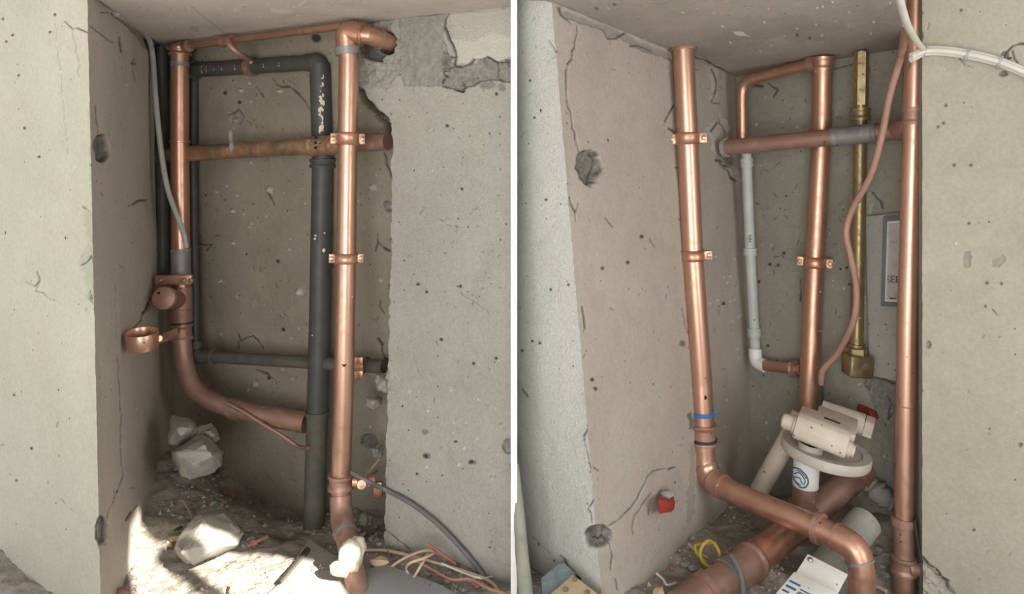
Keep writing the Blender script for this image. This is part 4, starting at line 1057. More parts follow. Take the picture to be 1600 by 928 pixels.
floor_line('loose_wire', 'reddish wire crossing the gravel towards the dark cable end', 'wire', [(640, 870), (672, 888), (705, 905), (735, 905), (760, 918), (790, 928)], .005, M['wire_red'], lifts=[.05, .03, .03, .04, .03, .03])
floor_line('red_strip', 'flat pink red strip standing on the gravel heap', 'strip', [(668, 850), (690, 865), (712, 881)], .006, M['strip'], lifts=[.10, .07, .03])
floor_line('loose_wire', 'short fine pale wire near the white divider', 'wire', [(690, 880), (720, 893), (750, 903), (770, 900)], .0035, M['cable_white'], lifts=[.05, .04, .05, .02])
floor_line('twig', 'short reddish twig left of the black pipe foot', 'twig', [(388, 853), (418, 838)], .008, M['brick'], lifts=[.01, .02])
floor_line('twig', 'thin dry twig standing behind the cream block', 'twig', [(285, 780), (296, 798), (302, 812)], .005, M['twig'], lifts=[.06, .03, .01])
floor_line('twig', 'small dark twig in the sunlit dirt at the bottom', 'twig', [(358, 926), (364, 912)], .005, M['twig'], lifts=[.005, .03])
floor_line('twig', 'dark twig resting on the wall behind riser coupling', 'twig', [(574, 740), (594, 716)], .005, M['twig'], lifts=[.3, .35])
def leaf(name, label, cx, cy, s, m, seed, lift=.02):
    c = on_floor(cx, cy, lift); rs = random.Random(seed); a = rs.uniform(0, 6.28); V = []; Fc = []
    u = Vector((math.cos(a), math.sin(a), rs.uniform(-.3, .3))).normalized(); v = u.cross(Vector((rs.uniform(-.4, .4), -.5, 1))).normalized(); w_ = u.cross(v)
    n = 7
    for i in range(n):
        t_ = i / (n - 1); wd = math.sin(t_ * math.pi) ** .8 * .42 + .01
        for k in (-1, 0, 1): V.append(c + u * s * (t_ - .5) * 2 + v * s * wd * k * 1.3 + w_ * s * (abs(k) * .25 + .3 * (t_ - .5) ** 2))
    for i in range(n - 1):
        for k in (0, 1): Fc.append((i * 3 + k, i * 3 + k + 1, i * 3 + k + 4, i * 3 + k + 3))
    V2 = V + [p - w_ * .002 for p in V]; o_ = len(V); F2 = Fc + [tuple(i + o_ for i in f[::-1]) for f in Fc]
    return tag(mesh_obj(name, V2, F2, m, None, 50, c), label, 'leaf')
leaf('dry_leaf', 'curled brown leaf leaning on the left side of the cream block', 272, 838, .035, M['leaf'], 2, .03)
leaf('dry_leaf', 'small dull green leaf behind the cream block', 278, 824, .03, M['leaf_green'], 4, .03)
leaf('dry_leaf', 'second brown leaf in the crevice under the cream block', 268, 848, .03, M['leaf'], 7, .02)
leaf('dry_leaf', 'dry tan leaf among wires beside the foam lump', 592, 875, .04, M['wood'], 9, .05)
leaf('dry_leaf', 'orange brown leaf at the foot of the left cheek wall', 190, 922, .03, M['brick'], 12, .03)
def chunk(cx, cy, s, m, seed, name, label, cat, group=None, lift=.35, squash=.7, base=on_floor):
    """one irregular pebble or fragment resting on the floor where the picture has it"""
    rs = random.Random(seed); c = on_floor(cx, cy); k = c.y / F; R = s * k / 2
    pts = []
    for i in range(13):
        v = Vector((rs.gauss(0, 1), rs.gauss(0, 1), rs.gauss(0, 1))).normalized(); pts.append(c + Vector((v.x * R * rs.uniform(.8, 1.1), v.y * R, v.z * R * squash)) + Vector((0, 0, R * lift)))
    V, Fc = hull(pts, 0, 0, R * .12, seed)
    return tag(mesh_obj(name, V, Fc, m, None, 35, c), label, cat, group)
def frag(cx, cy, s, seed, label, m=None): return chunk(cx, cy, s, m or M['brick'], seed, 'brick_fragment', label, 'brick')
frag(363, 776, 18, 3, 'red brick fragment behind the cream block, upper one'); frag(349, 786, 16, 4, 'red brick fragment just left of the upper one behind the cream block'); frag(396, 851, 16, 5, 'red brick fragment right of the cream block')
frag(745, 918, 14, 6, 'pinkish brick fragment in the gravel near the divider'); frag(211, 890, 12, 7, 'orange brick crumb at the foot of left cheek, in sun')
GP = 'grey pebbles on the left rubble floor'; LP_ = 'small rounded grey pebble loose on the rubble floor of the left niche'
PL = {0: 'grey pebble just below the largest corner stone', 1: 'round pale pebble alone between cream block and black pipe foot', 3: 'grey pebble above the cream block, left of the brick fragments', 5: 'pebble on the dusty slab beside the riser foot', 8: 'pebble at the left foot of the corner stone pile', 11: 'pebble in the sun below the cream block at the picture bottom', 16: 'pale pebble against the left cheek foot in the sun', 2: 'pebble behind the cream block near the brick fragments'}
for i, (x, y, s) in enumerate(((347, 759, 14), (422, 808, 13), (391, 787, 11), (334, 787, 12), (390, 770, 8), (505, 871, 13), (463, 775, 10), (360, 735, 9), (274, 735, 10), (268, 745, 8), (340, 745, 8), (316, 922, 9), (252, 772, 6), (376, 797, 9), (384, 819, 8), (393, 842, 9), (210, 897, 14), (206, 910, 10), (218, 905, 9), (243, 843, 6), (300, 762, 7), (420, 770, 7), (440, 790, 7), (450, 812, 8))):
    chunk(x, y, s, M['pebble'] if i % 3 else M['stone'], 40 + i, 'pebble', PL.get(i, LP_), 'pebble', GP)
GQ = 'gravel stones below the pitted wall'; LQ = 'loose pale gravel stone on the heap below the pitted wall'
QL = {0: 'largest pale gravel stone, topmost in the clump under the dark cable', 3: 'pale gravel stone lowest in the clump under the dark cable', 9: 'gravel stone right beside the riser elbow', 20: 'gravel stone left of the foam lump against the riser', 23: 'topmost gravel stone under the pitted wall corner', 27: 'gravel stone nearest the white divider', 14: 'gravel stone beside the dry tan leaf', 8: 'gravel stone on the near edge of the right slab'}
for i, (x, y, s) in enumerate(((680, 893, 16), (692, 901, 14), (702, 898, 12), (700, 910, 15), (688, 912, 12), (712, 920, 12), (668, 900, 13), (655, 895, 10), (645, 905, 11), (570, 838, 14), (562, 830, 12), (580, 845, 13), (592, 852, 12), (600, 858, 10), (612, 852, 12), (622, 858, 10), (575, 858, 11), (635, 858, 9), (590, 838, 9), (605, 843, 9), (560, 848, 12), (720, 905, 10), (676, 915, 10), (588, 826, 11), (725, 925, 12), (740, 905, 9), (760, 895, 9), (775, 888, 8))):
    chunk(x, y, s, M['stone'] if i % 3 else M['pebble'], 80 + i, 'gravel_stone', QL.get(i, LQ), 'stone', GQ)

# ================================================================== RIGHT BAY
path = fillet([P(1067, 66, 3.4), P(1074, 215, 3.4), P(1082, 400, 3.4), P(1096, 600, 3.4), P(1102, 745, 3.38), P(1150, 772, 3.22), P(1305, 836, 2.88), P(1347, 862, 2.80), P(1347, 965, 2.80)], [0, 0, .1, .1, .09, 0, .12, .12, 0])
r = 0.0455
t = thing('copper_riser', 'copper riser on the right niche cheek, bending into a sloping run near floor', 'pipe', path[-1])
top = [p for p in resample(path, .012) if proj(p)[1] < 735 and proj(p)[0] < 1120]
pipe(t, top, r, M['copper_bright']); run = [p for p in resample(path, .012) if proj(p)[0] > 1098 and proj(p)[1] > 725]; pipe(t, run, r * .99, M['copper'], 'sloping_run')
c, tn = where(path, 76); mesh_obj('ceiling_collar', *lathe(c, tn, [(-.012, r), (-.012, r * 1.2), (.0, r * 1.28), (.008, r * 1.28), (.008, r)]), M['copper_dusty'], t)
clamp(t, path, 216, r, width=.052, lug=.030); clamp(t, path, 399, r, width=.046, lug=.030)
o = fitting(t, path, 641, 651, r * 1.04, M['blue'], name='tape_band', lip=.001); o['label'] = 'blue tape band'
c, tn = where(path, 645); mesh_obj('tape_end', *boxmesh(c + Vector((.05, -.02, .008)), (.014, 0, .004), (0, .002, 0), (0, 0, .005), .001), M['blue'], o)
fitting(t, path, 661, 695, r * 1.12, M['copper_dusty'], name='coupling'); o = fitting(t, path, 684, 693, r * 1.2, M['black_tape'], name='tape_band', lip=.002); o['label'] = 'black tape band'
el = [p for p in resample(path, .008) if proj(p)[1] > 727 and proj(p)[0] < 1131]; mesh_obj('elbow', *tube(el, r * 1.1, 26), M['copper_bright'], t)
for p_, q_ in ((el[0], el[3]), (el[-1], el[-4]), (el[len(el) // 2], el[len(el) // 2 + 2])): mesh_obj('elbow_ring', *lathe(p_, q_ - p_, [(-.005, r), (-.005, r * 1.13), (.005, r * 1.15), (.006, r)]), M['copper_dusty'], t)
fitting(t, path, 1274, 1285, r * 1.12, M['copper_dusty'], 0, name='coupling'); 
el = [p for p in resample(path, .008) if proj(p)[0] > 1306 and proj(p)[1] < 880]; mesh_obj('elbow', *tube(el, r * 1.07, 26), M['copper'], t)
mesh_obj('elbow_ring', *lathe(el[0], el[3] - el[0], [(-.005, r), (-.005, r * 1.1), (.004, r * 1.1), (.004, r)]), M['copper_dusty'], t); mesh_obj('elbow_ring', *lathe(el[-1], el[-3] - el[-1], [(-.005, r), (-.005, r * 1.12), (.004, r * 1.12), (.004, r)]), M['solder'], t)
c, tn = where(path, 617); f = (CAM - c); f = (f - tn * f.dot(tn)).normalized(); mesh_obj('drilled_hole', *lathe(c + f * (r - .004) + Vector((.012, 0, 0)), f, [(0, .009), (.0055, .009)], 14), M['dark'], t)
# centre riser with loop at the top
path = [P(1286, 88, 3.58), P(1284, 200, 3.62), P(1272, 430, 3.62), P(1262, 660, 3.6)]
r = .0435
t = thing('copper_riser', 'copper riser in the middle of the right niche with a loop at top', 'pipe', path[-1])
pipe(t, path, r, M['copper']); lp = fillet([P(1160, 232, 3.95), P(1159, 128, 3.95), P(1282, 96, 3.58)], .07)
pipe(t, lp, .0265, M['copper'], 'loop_pipe', 20, .02); el = sub(lp, 110, 140); el = [p for p in el if proj(p)[0] < 1182]; mesh_obj('elbow', *tube(el, .030, 22), M['copper'], t)
lp_arm = lp; fitting(t, lp, 1264, 1275, .034, M['copper_dusty'], 0, name='loop_socket'); fitting(t, path, 86, 110, r * 1.07, M['copper'], name='cap', lip=.003); clamp(t, path, 410, r, width=.05, lug=.026)
# loop end collar
# cross pipe
path = [P(1129, 231, 3.84), P(1416, 203, 3.2)]
t = thing('copper_crosspipe', 'dull mauve copper pipe crossing the right niche with a grey soldered length', 'pipe', path[0])
pipe(t, sub(path, 1125, 1304, 0), .0375, M['copper_dusty']); o = fitting(t, path, 1300, 1372, .0405, M['solder'], 0, lip=.002, name='solder_sleeve'); o['label'] = 'grey soldered sleeve'
pipe(t, sub(path, 1370, 1417, 0), .037, M['copper_dusty'], 'end_length'); fitting(t, path, 1130, 1137, .043, M['mortar'], 0, lip=.004, name='wall_collar')
# grey plastic drop
path = fillet([P(1166, 240, 3.93), P(1172, 395, 3.93), P(1180, 548, 3.93)], 0)
t = thing('grey_drop_pipe', 'slim light grey plastic pipe dropping in the corner of the right niche', 'pipe', path[-1])
pipe(t, path, .0255, M['pvc']); fitting(t, path, 246, 262, .030, M['pvc'], name='top_socket', lip=.002); fitting(t, path, 387, 399, .031, M['pvc'], name='coupling', lip=.002); fitting(t, path, 512, 526, .031, M['pvc'], name='coupling', lip=.002)
el = fillet([P(1180, 545, 3.93), P(1181, 566, 3.92), P(1196, 572, 3.87)], .05); o = mesh_obj('elbow', *tube(el, .0325, 22), M['white_plastic'], t); o['label'] = 'white elbow'
mesh_obj('copper_tail', *tube([P(1192, 570, 3.88), P(1254, 578, 3.66)], .0265, 20), M['copper'], t); fitting(t, [P(1192, 570, 3.88), P(1254, 578, 3.66)], 1238, 1246, .034, M['copper_dusty'], 0, name='tail_ring')
def text_part(s, c, ux, uy, h, m, parent, name='lettering', lift=.0015):
    cu = bpy.data.curves.new('t', 'FONT'); cu.body = s; cu.size = 1; cu.extrude = .01; cu.align_x = 'CENTER'; cu.align_y = 'CENTER'
    o = bpy.data.objects.new('t', cu); C.objects.link(o); bpy.context.view_layer.update()
    me = bpy.data.meshes.new_from_object(o.evaluated_get(bpy.context.evaluated_depsgraph_get()))
    V = [v.co.copy() for v in me.vertices]; Fc = [tuple(p.vertices) for p in me.polygons]
    bpy.data.objects.remove(o); bpy.data.curves.remove(cu); bpy.data.meshes.remove(me)
    ux = Vector(ux).normalized(); uy = Vector(uy).normalized(); n = ux.cross(uy)
    return mesh_obj(name, [Vector(c) + ux * v.x * h + uy * v.y * h + n * (lift + v.z * .05) for v in V], Fc, m, parent, 0)
text_part('HH-', P(1171, 371, 3.93) + Vector((-.006, -.027, 0)), (0, 0, 1), (-1, 0, 0), .024, M['cable_black'], t)
# brass pipe and valve
path = [P(1346, 80, 3.425), P(1343, 300, 3.43), P(1338, 548, 3.425)]
t = thing('brass_pipe', 'old yellow brass pipe on the right niche back wall ending in a valve', 'pipe', path[-1])
pipe(t, path, .0275, M['brass'], n=12); mesh_obj('top_channel', *tube(sub(path, 82, 165), .031, 6), M['brass'], t, 20)
fitting(t, path, 168, 190, .037, M['brass'], name='collar', lip=.004); mesh_obj('valve_neck', *tube(sub(path, 536, 556), .036, 12), M['brass'], t); 
mesh_obj('valve_body', *boxmesh(P(1340, 570, 3.41), (.052, 0, -.004), (0, .045, 0), (0.003, 0, .048), .012, 3), M['brass'], t); mesh_obj('valve_nut', *lathe(P(1338, 548, 3.42), (0, 0, 1), [(-.02, .046), (.014, .046), (.018, .036)], 6), M['brass'], t, 20)
# red-brown hose
cp = spline([P(1416, 38, 2.62), P(1408, 85, 2.96), P(1390, 150, 3.1), P(1377, 215, 3.12), P(1360, 275, 3.2), P(1333, 325, 3.3), P(1322, 362, 3.32), P(1330, 405, 3.3), P(1338, 450, 3.3), P(1334, 500, 3.3), P(1310, 550, 3.42), P(1286, 578, 3.48), P(1283, 600, 3.5)], 8)
tag(mesh_obj('brown_hose', *tube(cp, .0135, 14), M['hose'], None, 40, cp[-1]), 'thin red brown hose snaking down across the right niche', 'hose')
cp = spline([P(1283, 590, 3.57), P(1285, 610, 3.56), P(1284, 632, 3.55)], 5); tag(mesh_obj('black_wire', *tube(cp, .005, 8), M['cable_black'], None, 40, cp[-1]), 'short black wire hanging beside the middle riser below hose end', 'wire')
# right riser
path = [P(1431, -70, 3.05), P(1430, 10, 3.05), P(1426, 200, 3.05), P(1417, 500, 3.05), P(1412, 812, 3.05), P(1412, 960, 3.05)]
r = .0345
t = thing('copper_riser', 'copper riser standing along the edge of the beige wall at right', 'pipe', path[-1])
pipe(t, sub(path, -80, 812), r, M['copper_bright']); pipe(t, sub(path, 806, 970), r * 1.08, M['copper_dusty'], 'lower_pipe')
fitting(t, path, 168, 196, r * 1.09, M['copper_dusty'], name='tee', lip=.003); band(t, path, 632, r * 1.015, .006, M['copper_dusty'], name='joint_ring', bulge=.001)
mesh_obj('tee_outlet', *tube([P(1424, 198, 3.07), P(1405, 203, 3.17)], .041, 22), M['copper_dusty'], t)
fitting(t, path, 805, 820, r * 1.22, M['copper_dusty'], name='socket', lip=.004); fitting(t, path, 866, 895, r * 1.25, M['copper_dusty'], name='coupling', lip=.005)
o = mesh_obj('outlet', *lathe(P(1420, 888, 3.02), Vector((1, -.15, 0)), [(0, .025), (.05, .025), (.052, .034), (.075, .034), (.08, .02), (.085, 0)], 18), M['copper_dusty'], t); o['label'] = 'red brown outlet cap'
cp = spline([P(1429, 812, 3.0), P(1433, 840, 2.99), P(1438, 868, 2.97), P(1440, 880, 2.96)], 5); tag(mesh_obj('black_wire', *tube(cp, .006, 8), M['cable_black'], None, 40, cp[-1]), 'short black wire along the lower right riser', 'wire')
# white cables at the top right
cp = spline([P(1401, -20, 2.1), P(1409, 12, 2.3), P(1419, 42, 2.5), P(1433, 66, 2.75), P(1441, 75, 2.87)], 8)
tag(mesh_obj('white_cable', *tube(cp, .0115, 12), M['cable_white'], None, 40, cp[-1]), 'single white cable dropping from the top towards the cable bundle', 'cable')
t = thing('cable_bundle', 'tied bundle of white cables running right across the beige wall', 'cable', RR.at(1500, 90, .03))
mid = [(1424, 90), (1446, 80), (1478, 80), (1512, 85), (1545, 92), (1575, 102), (1640, 130)]
def off_path(dy, dn, r_):
    q = [P(x, y + dy, 2.90) if x < 1430 else RR.at(x, y + dy, dn) for x, y in mid]
    return mesh_obj('cable_run', *tube(spline(q, 8), r_, 12), M['cable_white'], t)
off_path(-3.5, .022, .0105); off_path(3.5, .020, .0105); off_path(0, .038, .010)
for x, y in ((1447, 79), (1512, 86), (1563, 97)):
    c = RR.at(x, y, .026); mesh_obj('cable_tie', *lathe(c, RR.at(x + 5, y + 1, .026) - c, [(-.004, .019), (-.004, .023), (.004, .023), (.004, .019)], 18), M['cable_grey'], t)
# pale board with access plate
def on_rb(poly, off): return [RB.at(x, y, off) for x, y in poly]
o = mesh_obj('wall_panel', *prism(on_rb([(1352, 338), (1452, 328), (1452, 604), (1402, 596), (1358, 586)], .03), -RB.n * .03, .003), plaster('pale_panel_plaster', (0.47, 0.45, 0.42), (0.43, 0.41, 0.38), spot=.6), None, 30); o['kind'] = 'structure'
t = thing('access_plate', 'grey framed metal access plate set in the pale panel', 'plate', RB.at(1410, 482, .03))
fr = [(1380, 338), (1446, 332), (1444, 482), (1376, 478)]
inn = [(1386, 346), (1446, 341), (1444, 474), (1382, 471)]
mesh_obj('frame', *join(prism(on_rb([fr[0], fr[1], inn[1], inn[0]], .045), -RB.n * .015, .001), prism(on_rb([fr[0], inn[0], inn[3], fr[3]], .045), -RB.n * .015, .001), prism(on_rb([inn[3], inn[2], fr[2], fr[3]], .045), -RB.n * .015, .001)), M['frame_grey'], t)
i2 = [(1388, 349), (1446, 344), (1444, 471), (1385, 468)]
mesh_obj('inner_rim', *join(prism(on_rb([inn[0], inn[1], i2[1], i2[0]], .042), -RB.n * .012, 0), prism(on_rb([inn[0], i2[0], i2[3], inn[3]], .042), -RB.n * .012, 0), prism(on_rb([i2[3], i2[2], inn[2], inn[3]], .042), -RB.n * .012, 0)), M['white_plastic'], t)
o = mesh_obj('metal_sheet', *prism(on_rb(i2, .036), -RB.n * .005, 0), M['steel'], t); o['label'] = 'shiny metal sheet'
ux = RB.at(1405, 438, .037) - RB.at(1390, 438, .037); text_part('SERE', RB.at(1400, 437, .037), ux, (0, 0, 1), .042, M['frame_grey'], t)
mesh_obj('rule_mark', *prism(on_rb([(1390, 465), (1400, 465.5), (1400, 467.5), (1390, 467)], .038), -RB.n * .002, 0), M['cable_black'], t)
tag(mesh_obj('black_latch', *boxmesh(RB.at(1437, 407, .05), (.016, .004, 0), (0, .012, 0), (0, 0, .024), .002), M['cable_black'], None, 30, RB.at(1437, 415, .05)), 'small black latch block between the right riser and beige wall', 'latch')
# small red bracket low on the back wall
t = thing('red_bracket', 'small red bracket low on the right niche back wall', 'bracket', RB.at(1354, 655, .01))
mesh_obj('plate', *prism(on_rb([(1340, 632), (1366, 643), (1370, 655), (1350, 655), (1338, 640)], .02), -RB.n * .02, .002), M['red'], t); mesh_obj('hook', *tube(spline([RB.at(1350, 642, .03), RB.at(1360, 645, .05), RB.at(1365, 655, .04)], 5), .008, 8), M['red'], t)

# drain flange assembly
t = thing('drain_flange', 'dirty white round flange on a copper stub with a blue emblem', 'flange', P(1258, 800, 3.27))
col = [P(1262, 690, 3.24), P(1258, 765, 3.25), P(1255, 815, 3.27)]
mesh_obj('copper_stub', *tube(sub(col, 752, 830), .0475, 26), M['copper_dusty'], t); fitting(t, col, 786, 800, .053, M['copper_dusty'], name='stub_coupling', lip=.004)
sl_ = mesh_obj('white_sleeve', *tube(sub(col, 705, 760), .051, 28), M['white_plastic'], t)
# emblem: ring and strokes wrapped on the sleeve
def on_sleeve(x, y, lift=.0522):
    c, tn = where(col, y); a = math.asin(max(-.98, min(.98, ((x - proj(c)[0]) * c.y / F) / lift)))
    fw = (CAM - c); fw.z = 0; fw.normalize(); sd = Vector((-fw.y, fw.x, 0)) 
    if sd.x < 0: sd = -sd
    return c + fw * lift * math.cos(a) + sd * lift * math.sin(a)
ms = []
q = [on_sleeve(1251 + 11.5 * math.cos(a), 741 + 13 * math.sin(a) + 3 * math.cos(a)) for a in np.linspace(0, 6.2832, 33)]
ms.append(tube(q, .0028, 6))
for s_ in ([(1243, 738), (1250, 734), (1258, 742), (1256, 750)], [(1242, 744), (1250, 741), (1254, 748)], [(1244, 749), (1252, 752)], [(1246, 731), (1253, 732), (1260, 740)]):
    ms.append(tube(spline([on_sleeve(*p) for p in s_], 5), .0022, 6))
mesh_obj('emblem', *join(*ms), M['blue_ink'], sl_)
dc = P(1291, 697, 3.16); dn = Vector((.13, -.05, 1)).normalized(); R = .168
mesh_obj('disc', *lathe(dc, dn, [(-.044, R * .9), (-.042, R * .97), (-.034, R), (-.006, R), (0, R * .985), (.0, R * .80), (-.006, R * .78), (-.006, R * .3), (-.008, 0)], 56), M['flange'], t)
hub = P(1266, 700, 3.11); mesh_obj('hub_ring', *lathe(hub, dn, [(-.02, .045), (.016, .047), (.02, .044), (.016, .036), (-.01, .034), (-.012, 0)], 28), M['flange'], t); mesh_obj('hub_hole', *lathe(hub + Vector((.012, -.006, 0)), dn, [(-.012, .02), (.017, .02)], 18), M['dark'], t)
# cream valve block on the flange
t = thing('cream_valve', 'cream plastic twin-barrel valve block lying on the white flange', 'valve', P(1290, 705, 3.1))
A, Bq = P(1243, 664, 3.08), P(1325, 696, 2.98); u = (Bq - A).normalized(); back = (P(1300, 648, 3.33) - P(1283, 685, 3.03)); back = (back - u * back.dot(u)).normalized(); upv = u.cross(back); upv = upv if upv.z > 0 else -upv
L_ = (Bq - A).length; rad = .052
prof = [(-.052, -.02), (-.05, .015), (-.03, .044), (.0, .054), (.03, .052), (.12, .046), (.13, .036), (.13, .0), (.10, -.03), (-.02, -.046), (-.045, -.036)]
mesh_obj('front_body', *prism([A + back * a + upv * b for a, b in prof], u * L_, .007), M['cream_pvc'], t, 40)
mesh_obj('end_plug', *lathe(A, -u, [(-.02, .036), (.008, .036), (.012, .03), (.04, .030), (.05, .024), (.055, 0)], 22), M['cream_pvc'], t)
mesh_obj('end_plug', *lathe(Bq - upv * .012, u, [(-.02, .03), (.012, .03), (.014, .024), (.026, .022), (.028, 0)], 18), M['cream_pvc'], t)
mesh_obj('top_slot', *boxmesh(A + u * L_ * .62 + back * .05 + upv * .052, u * .03, back * .004, upv * .003, .001), M['dark'], t); mesh_obj('end_hole', *lathe(Bq + back * .085 + upv * .012, u, [(-.01, .014), (.003, .014)], 16), M['dark'], t)
A2, B2 = P(1283, 642, 3.36), P(1350, 664, 3.27)
mesh_obj('rear_barrel', *tube([A2, B2], .046, 26), M['cream_pvc'], t); mesh_obj('rear_cheek', *prism([B2 + back * a + upv * b for a, b in ((-.05, -.03), (-.04, .03), (0, .046), (.045, .03), (.05, -.02), (.03, -.04))], u * .035, .004), M['cream_pvc'], t)
mesh_obj('bridge', *boxmesh(A.lerp(Bq, .7) + back * .15 + upv * .0, u * .075, back * .10, upv * .03, .006), M['cream_pvc'], t)
# cream pipe leaning in the back
cp = [P(1186, 768, 3.46), P(1252, 648, 3.46)]
t = thing('cream_pipe', 'cream plastic pipe leaning diagonally behind the white flange', 'pipe', cp[0])
mesh_obj('pipe', *tube(resample(cp, .05), .041, 24), M['cream_pvc'], t); mesh_obj('bore', *lathe(cp[0], cp[0] - cp[1], [(-.03, .032), (.001, .032)], 20), M['dark'], t)
# big pipe along the floor
path = fillet([P(1060, 955, 2.70), P(1165, 885, 2.93), P(1248, 818, 3.23), P(1348, 735, 3.42)], 0)
r = .058
t = thing('floor_drain_pipe', 'thick dusty copper drain pipe along the floor of the right niche', 'pipe', path[1])
p_a = sub(path, 1040, 1170, 0); p_b = sub(path, 1166, 1250, 0); p_c = sub(path, 1240, 1350, 0)
pipe(t, p_a, r * 1.06, M['copper_dusty'], 'front_length'); pipe(t, p_b, r, M['copper'], 'pipe'); pipe(t, p_c, r * .95, M['copper_dusty'], 'rear_length')
fitting(t, path, 1136, 1176, r * 1.1, M['copper_dusty'], 0, name='coupling', lip=.006); fitting(t, path, 1096, 1106, r * 1.12, M['copper_dusty'], 0, name='coupling_ring', lip=.004); fitting(t, path, 1174, 1177, r * 1.14, M['black_tape'], 0, name='gasket', lip=.001)
c, tn = where(path, 1138, 0); mesh_obj('cable_tie', *lathe(c, tn, [(-.010, r * 1.08), (-.010, r * 1.22), (.010, r * 1.22), (.010, r * 1.08)], 30), M['cable_dark'], t)
mesh_obj('end_cap', *lathe(path[-1], path[-1] - path[-2], [(-.05, r * .9), (-.05, r * 1.1), (.0, r * 1.1), (.01, r * .7), (.011, 0)], 26), M['copper_dusty'], t)
cp = spline([P(1143, 868, 2.84), P(1153, 885, 2.8), P(1160, 908, 2.76), P(1163, 940, 2.7)], 6); tag(mesh_obj('dark_cable', *tube(cp, .0095, 10), M['cable_dark'], None, 40, cp[-1]), 'grey cable end trailing from the tie on floor pipe', 'cable')
q = [RB.at(x, y, .045) for x, y in ((1338, 738), (1355, 752), (1375, 772), (1402, 792))]
q = resample(spline(q, 6), .022); tag(mesh_obj('mortar_ridge', *tube(q, [.042 + .006 * math.sin(i * 1.9) + .006 * math.sin(i * .7) for i in range(len(q))], 14, True, .05), M['mortar'], None, 60, q[-1]), 'rough grey mortar ridge along the foot of the right niche back wall', 'mortar')
# cement pipes
t = tag(mesh_obj('cement_pipe', *tube(resample([P(1270, 915, 2.9), P(1352, 815, 3.14)], .04), .062, 26), M['cement'], None, 40, P(1270, 930, 2.9)), 'grey cement pipe passing under the sloping copper run', 'pipe')
c = P(1251, 862, 3.24); tag(mesh_obj('cement_stub', *lathe(c, (0, 0, 1), [(-.06, .07), (-.02, .068), (.03, .062), (.05, .055), (.052, 0)], 24), M['cement'], None, 40, c - Vector((0, 0, .06))), 'short grey cement stub under the floor drain pipe', 'stub')
# white box with blue print
t = thing('white_box', 'white plastic box with blue print lying on floor by the elbow', 'box', P(1262, 950, 2.62))
f0, f1, f2, f3 = P(1262, 865, 2.74), P(1325, 897, 2.66), P(1306, 932, 2.58), P(1243, 895, 2.66)
n = (f1 - f0).cross(f3 - f0).normalized(); n = n if n.z > 0 else -n
mesh_obj('flap', *prism([f0, f1, f2, f3], -n * .012, .002), M['white_plastic'], t); mesh_obj('screw', *lathe(P(1266, 876, 2.715) , n, [(-.01, .009), (.006, .010), (.012, .005)], 12), M['bolt'], t)
g0, g1 = P(1241, 892, 2.62), P(1312, 927, 2.54); dv = (P(1205, 935, 2.5) - g0); g3 = g0 + dv * 1.5; g2 = g1 + dv * 1.5
n2 = (g1 - g0).cross(g3 - g0).normalized(); n2 = n2 if n2.z > 0 else -n2
bd = mesh_obj('body', *prism([g0, g1, g2, g3], -n2 * .05, .004), M['white_plastic'], t)
U = (g1 - g0); Wv = dv
def bxy(a, b): return g0 + U * a + Wv * b + n2 * .0012
ms = []
for a0, a1, b_, th in ((.06, .30, .30, .05), (.06, .28, .46, .06), (.06, .2, .62, .05), (.06, .26, .80, .05), (.06, .22, .98, .05), (.34, .6, .40, .03), (.62, .74, .66, .05)):
    ms.append(prism([bxy(a0, b_), bxy(a1, b_), bxy(a1, b_ + th), bxy(a0, b_ + th)], n2 * .0008))
x_ = .34; rs = random.Random(4)
while x_ < .60:
    wd = rs.choice((.008, .014, .02)); ms.append(prism([bxy(x_, .48), bxy(x_ + wd, .48), bxy(x_ + wd, .78), bxy(x_, .78)], n2 * .0008)); x_ += wd + rs.choice((.008, .012))
mesh_obj('blue_print', *join(*ms), M['blue_ink'], bd, 0)
# red box on the cheek
t = thing('red_wall_box', 'small red plastic box fixed low on the right niche cheek', 'box', RL.at(1041, 800, .02))
fb = [RL.at(x, y, .055) for x, y in ((1028, 780), (1055, 784), (1050, 800), (1030, 803))]; bb = [RL.at(x, y, 0) for x, y in ((1030, 770), (1052, 772), (1054, 795), (1034, 800))]
V = fb + bb; mesh_obj('housing', *hull(V, 0, 0, .004), M['red'], t, 30); mesh_obj('mortar_dab', *blob(RL.at(1041, 772, .03), .03, .02, .016, 5, 2), M['mortar'], t)
# timber, slate and post at the foot of the pier
slab('slate_piece', 'blue grey broken slate leaning at foot of the white pier', [(845, 902), (872, 880), (882, 879), (900, 898), (870, 940), (850, 960)], .03, M['slate'], 'slate', dlist=[2.72, 2.76, 2.76, 2.72, 2.62, 2.6])
t = thing('wooden_board', 'pale wooden board with nail heads at the foot of the pier', 'board', P(890, 950, 2.55))
wb = [P(895, 897, 2.64), P(948, 938, 2.52), P(930, 990, 2.42), P(815, 990, 2.42), P(848, 940, 2.54)]
n3 = (wb[1] - wb[0]).cross(wb[3] - wb[0]).normalized(); n3 = n3 if n3.z > 0 else -n3
c_ = wb[0]; wb = [p - n3 * (p - c_).dot(n3) for p in wb]; mesh_obj('plank', *prism(wb, -n3 * .03, .003), M['wood'], t)
for x, y in ((898, 906), (884, 922), (918, 926)):
    rr_ = ray(x, y); s_ = (c_ - CAM).dot(n3) / rr_.dot(n3); mesh_obj('nail', *lathe(CAM + rr_ * s_, n3, [(-.01, .004), (.002, .009), (.006, .008), (.008, .003)], 10), M['bolt'], t)
pq = [P(803, 725, 2.66), P(809, 780, 2.64), P(826, 990, 2.56)]
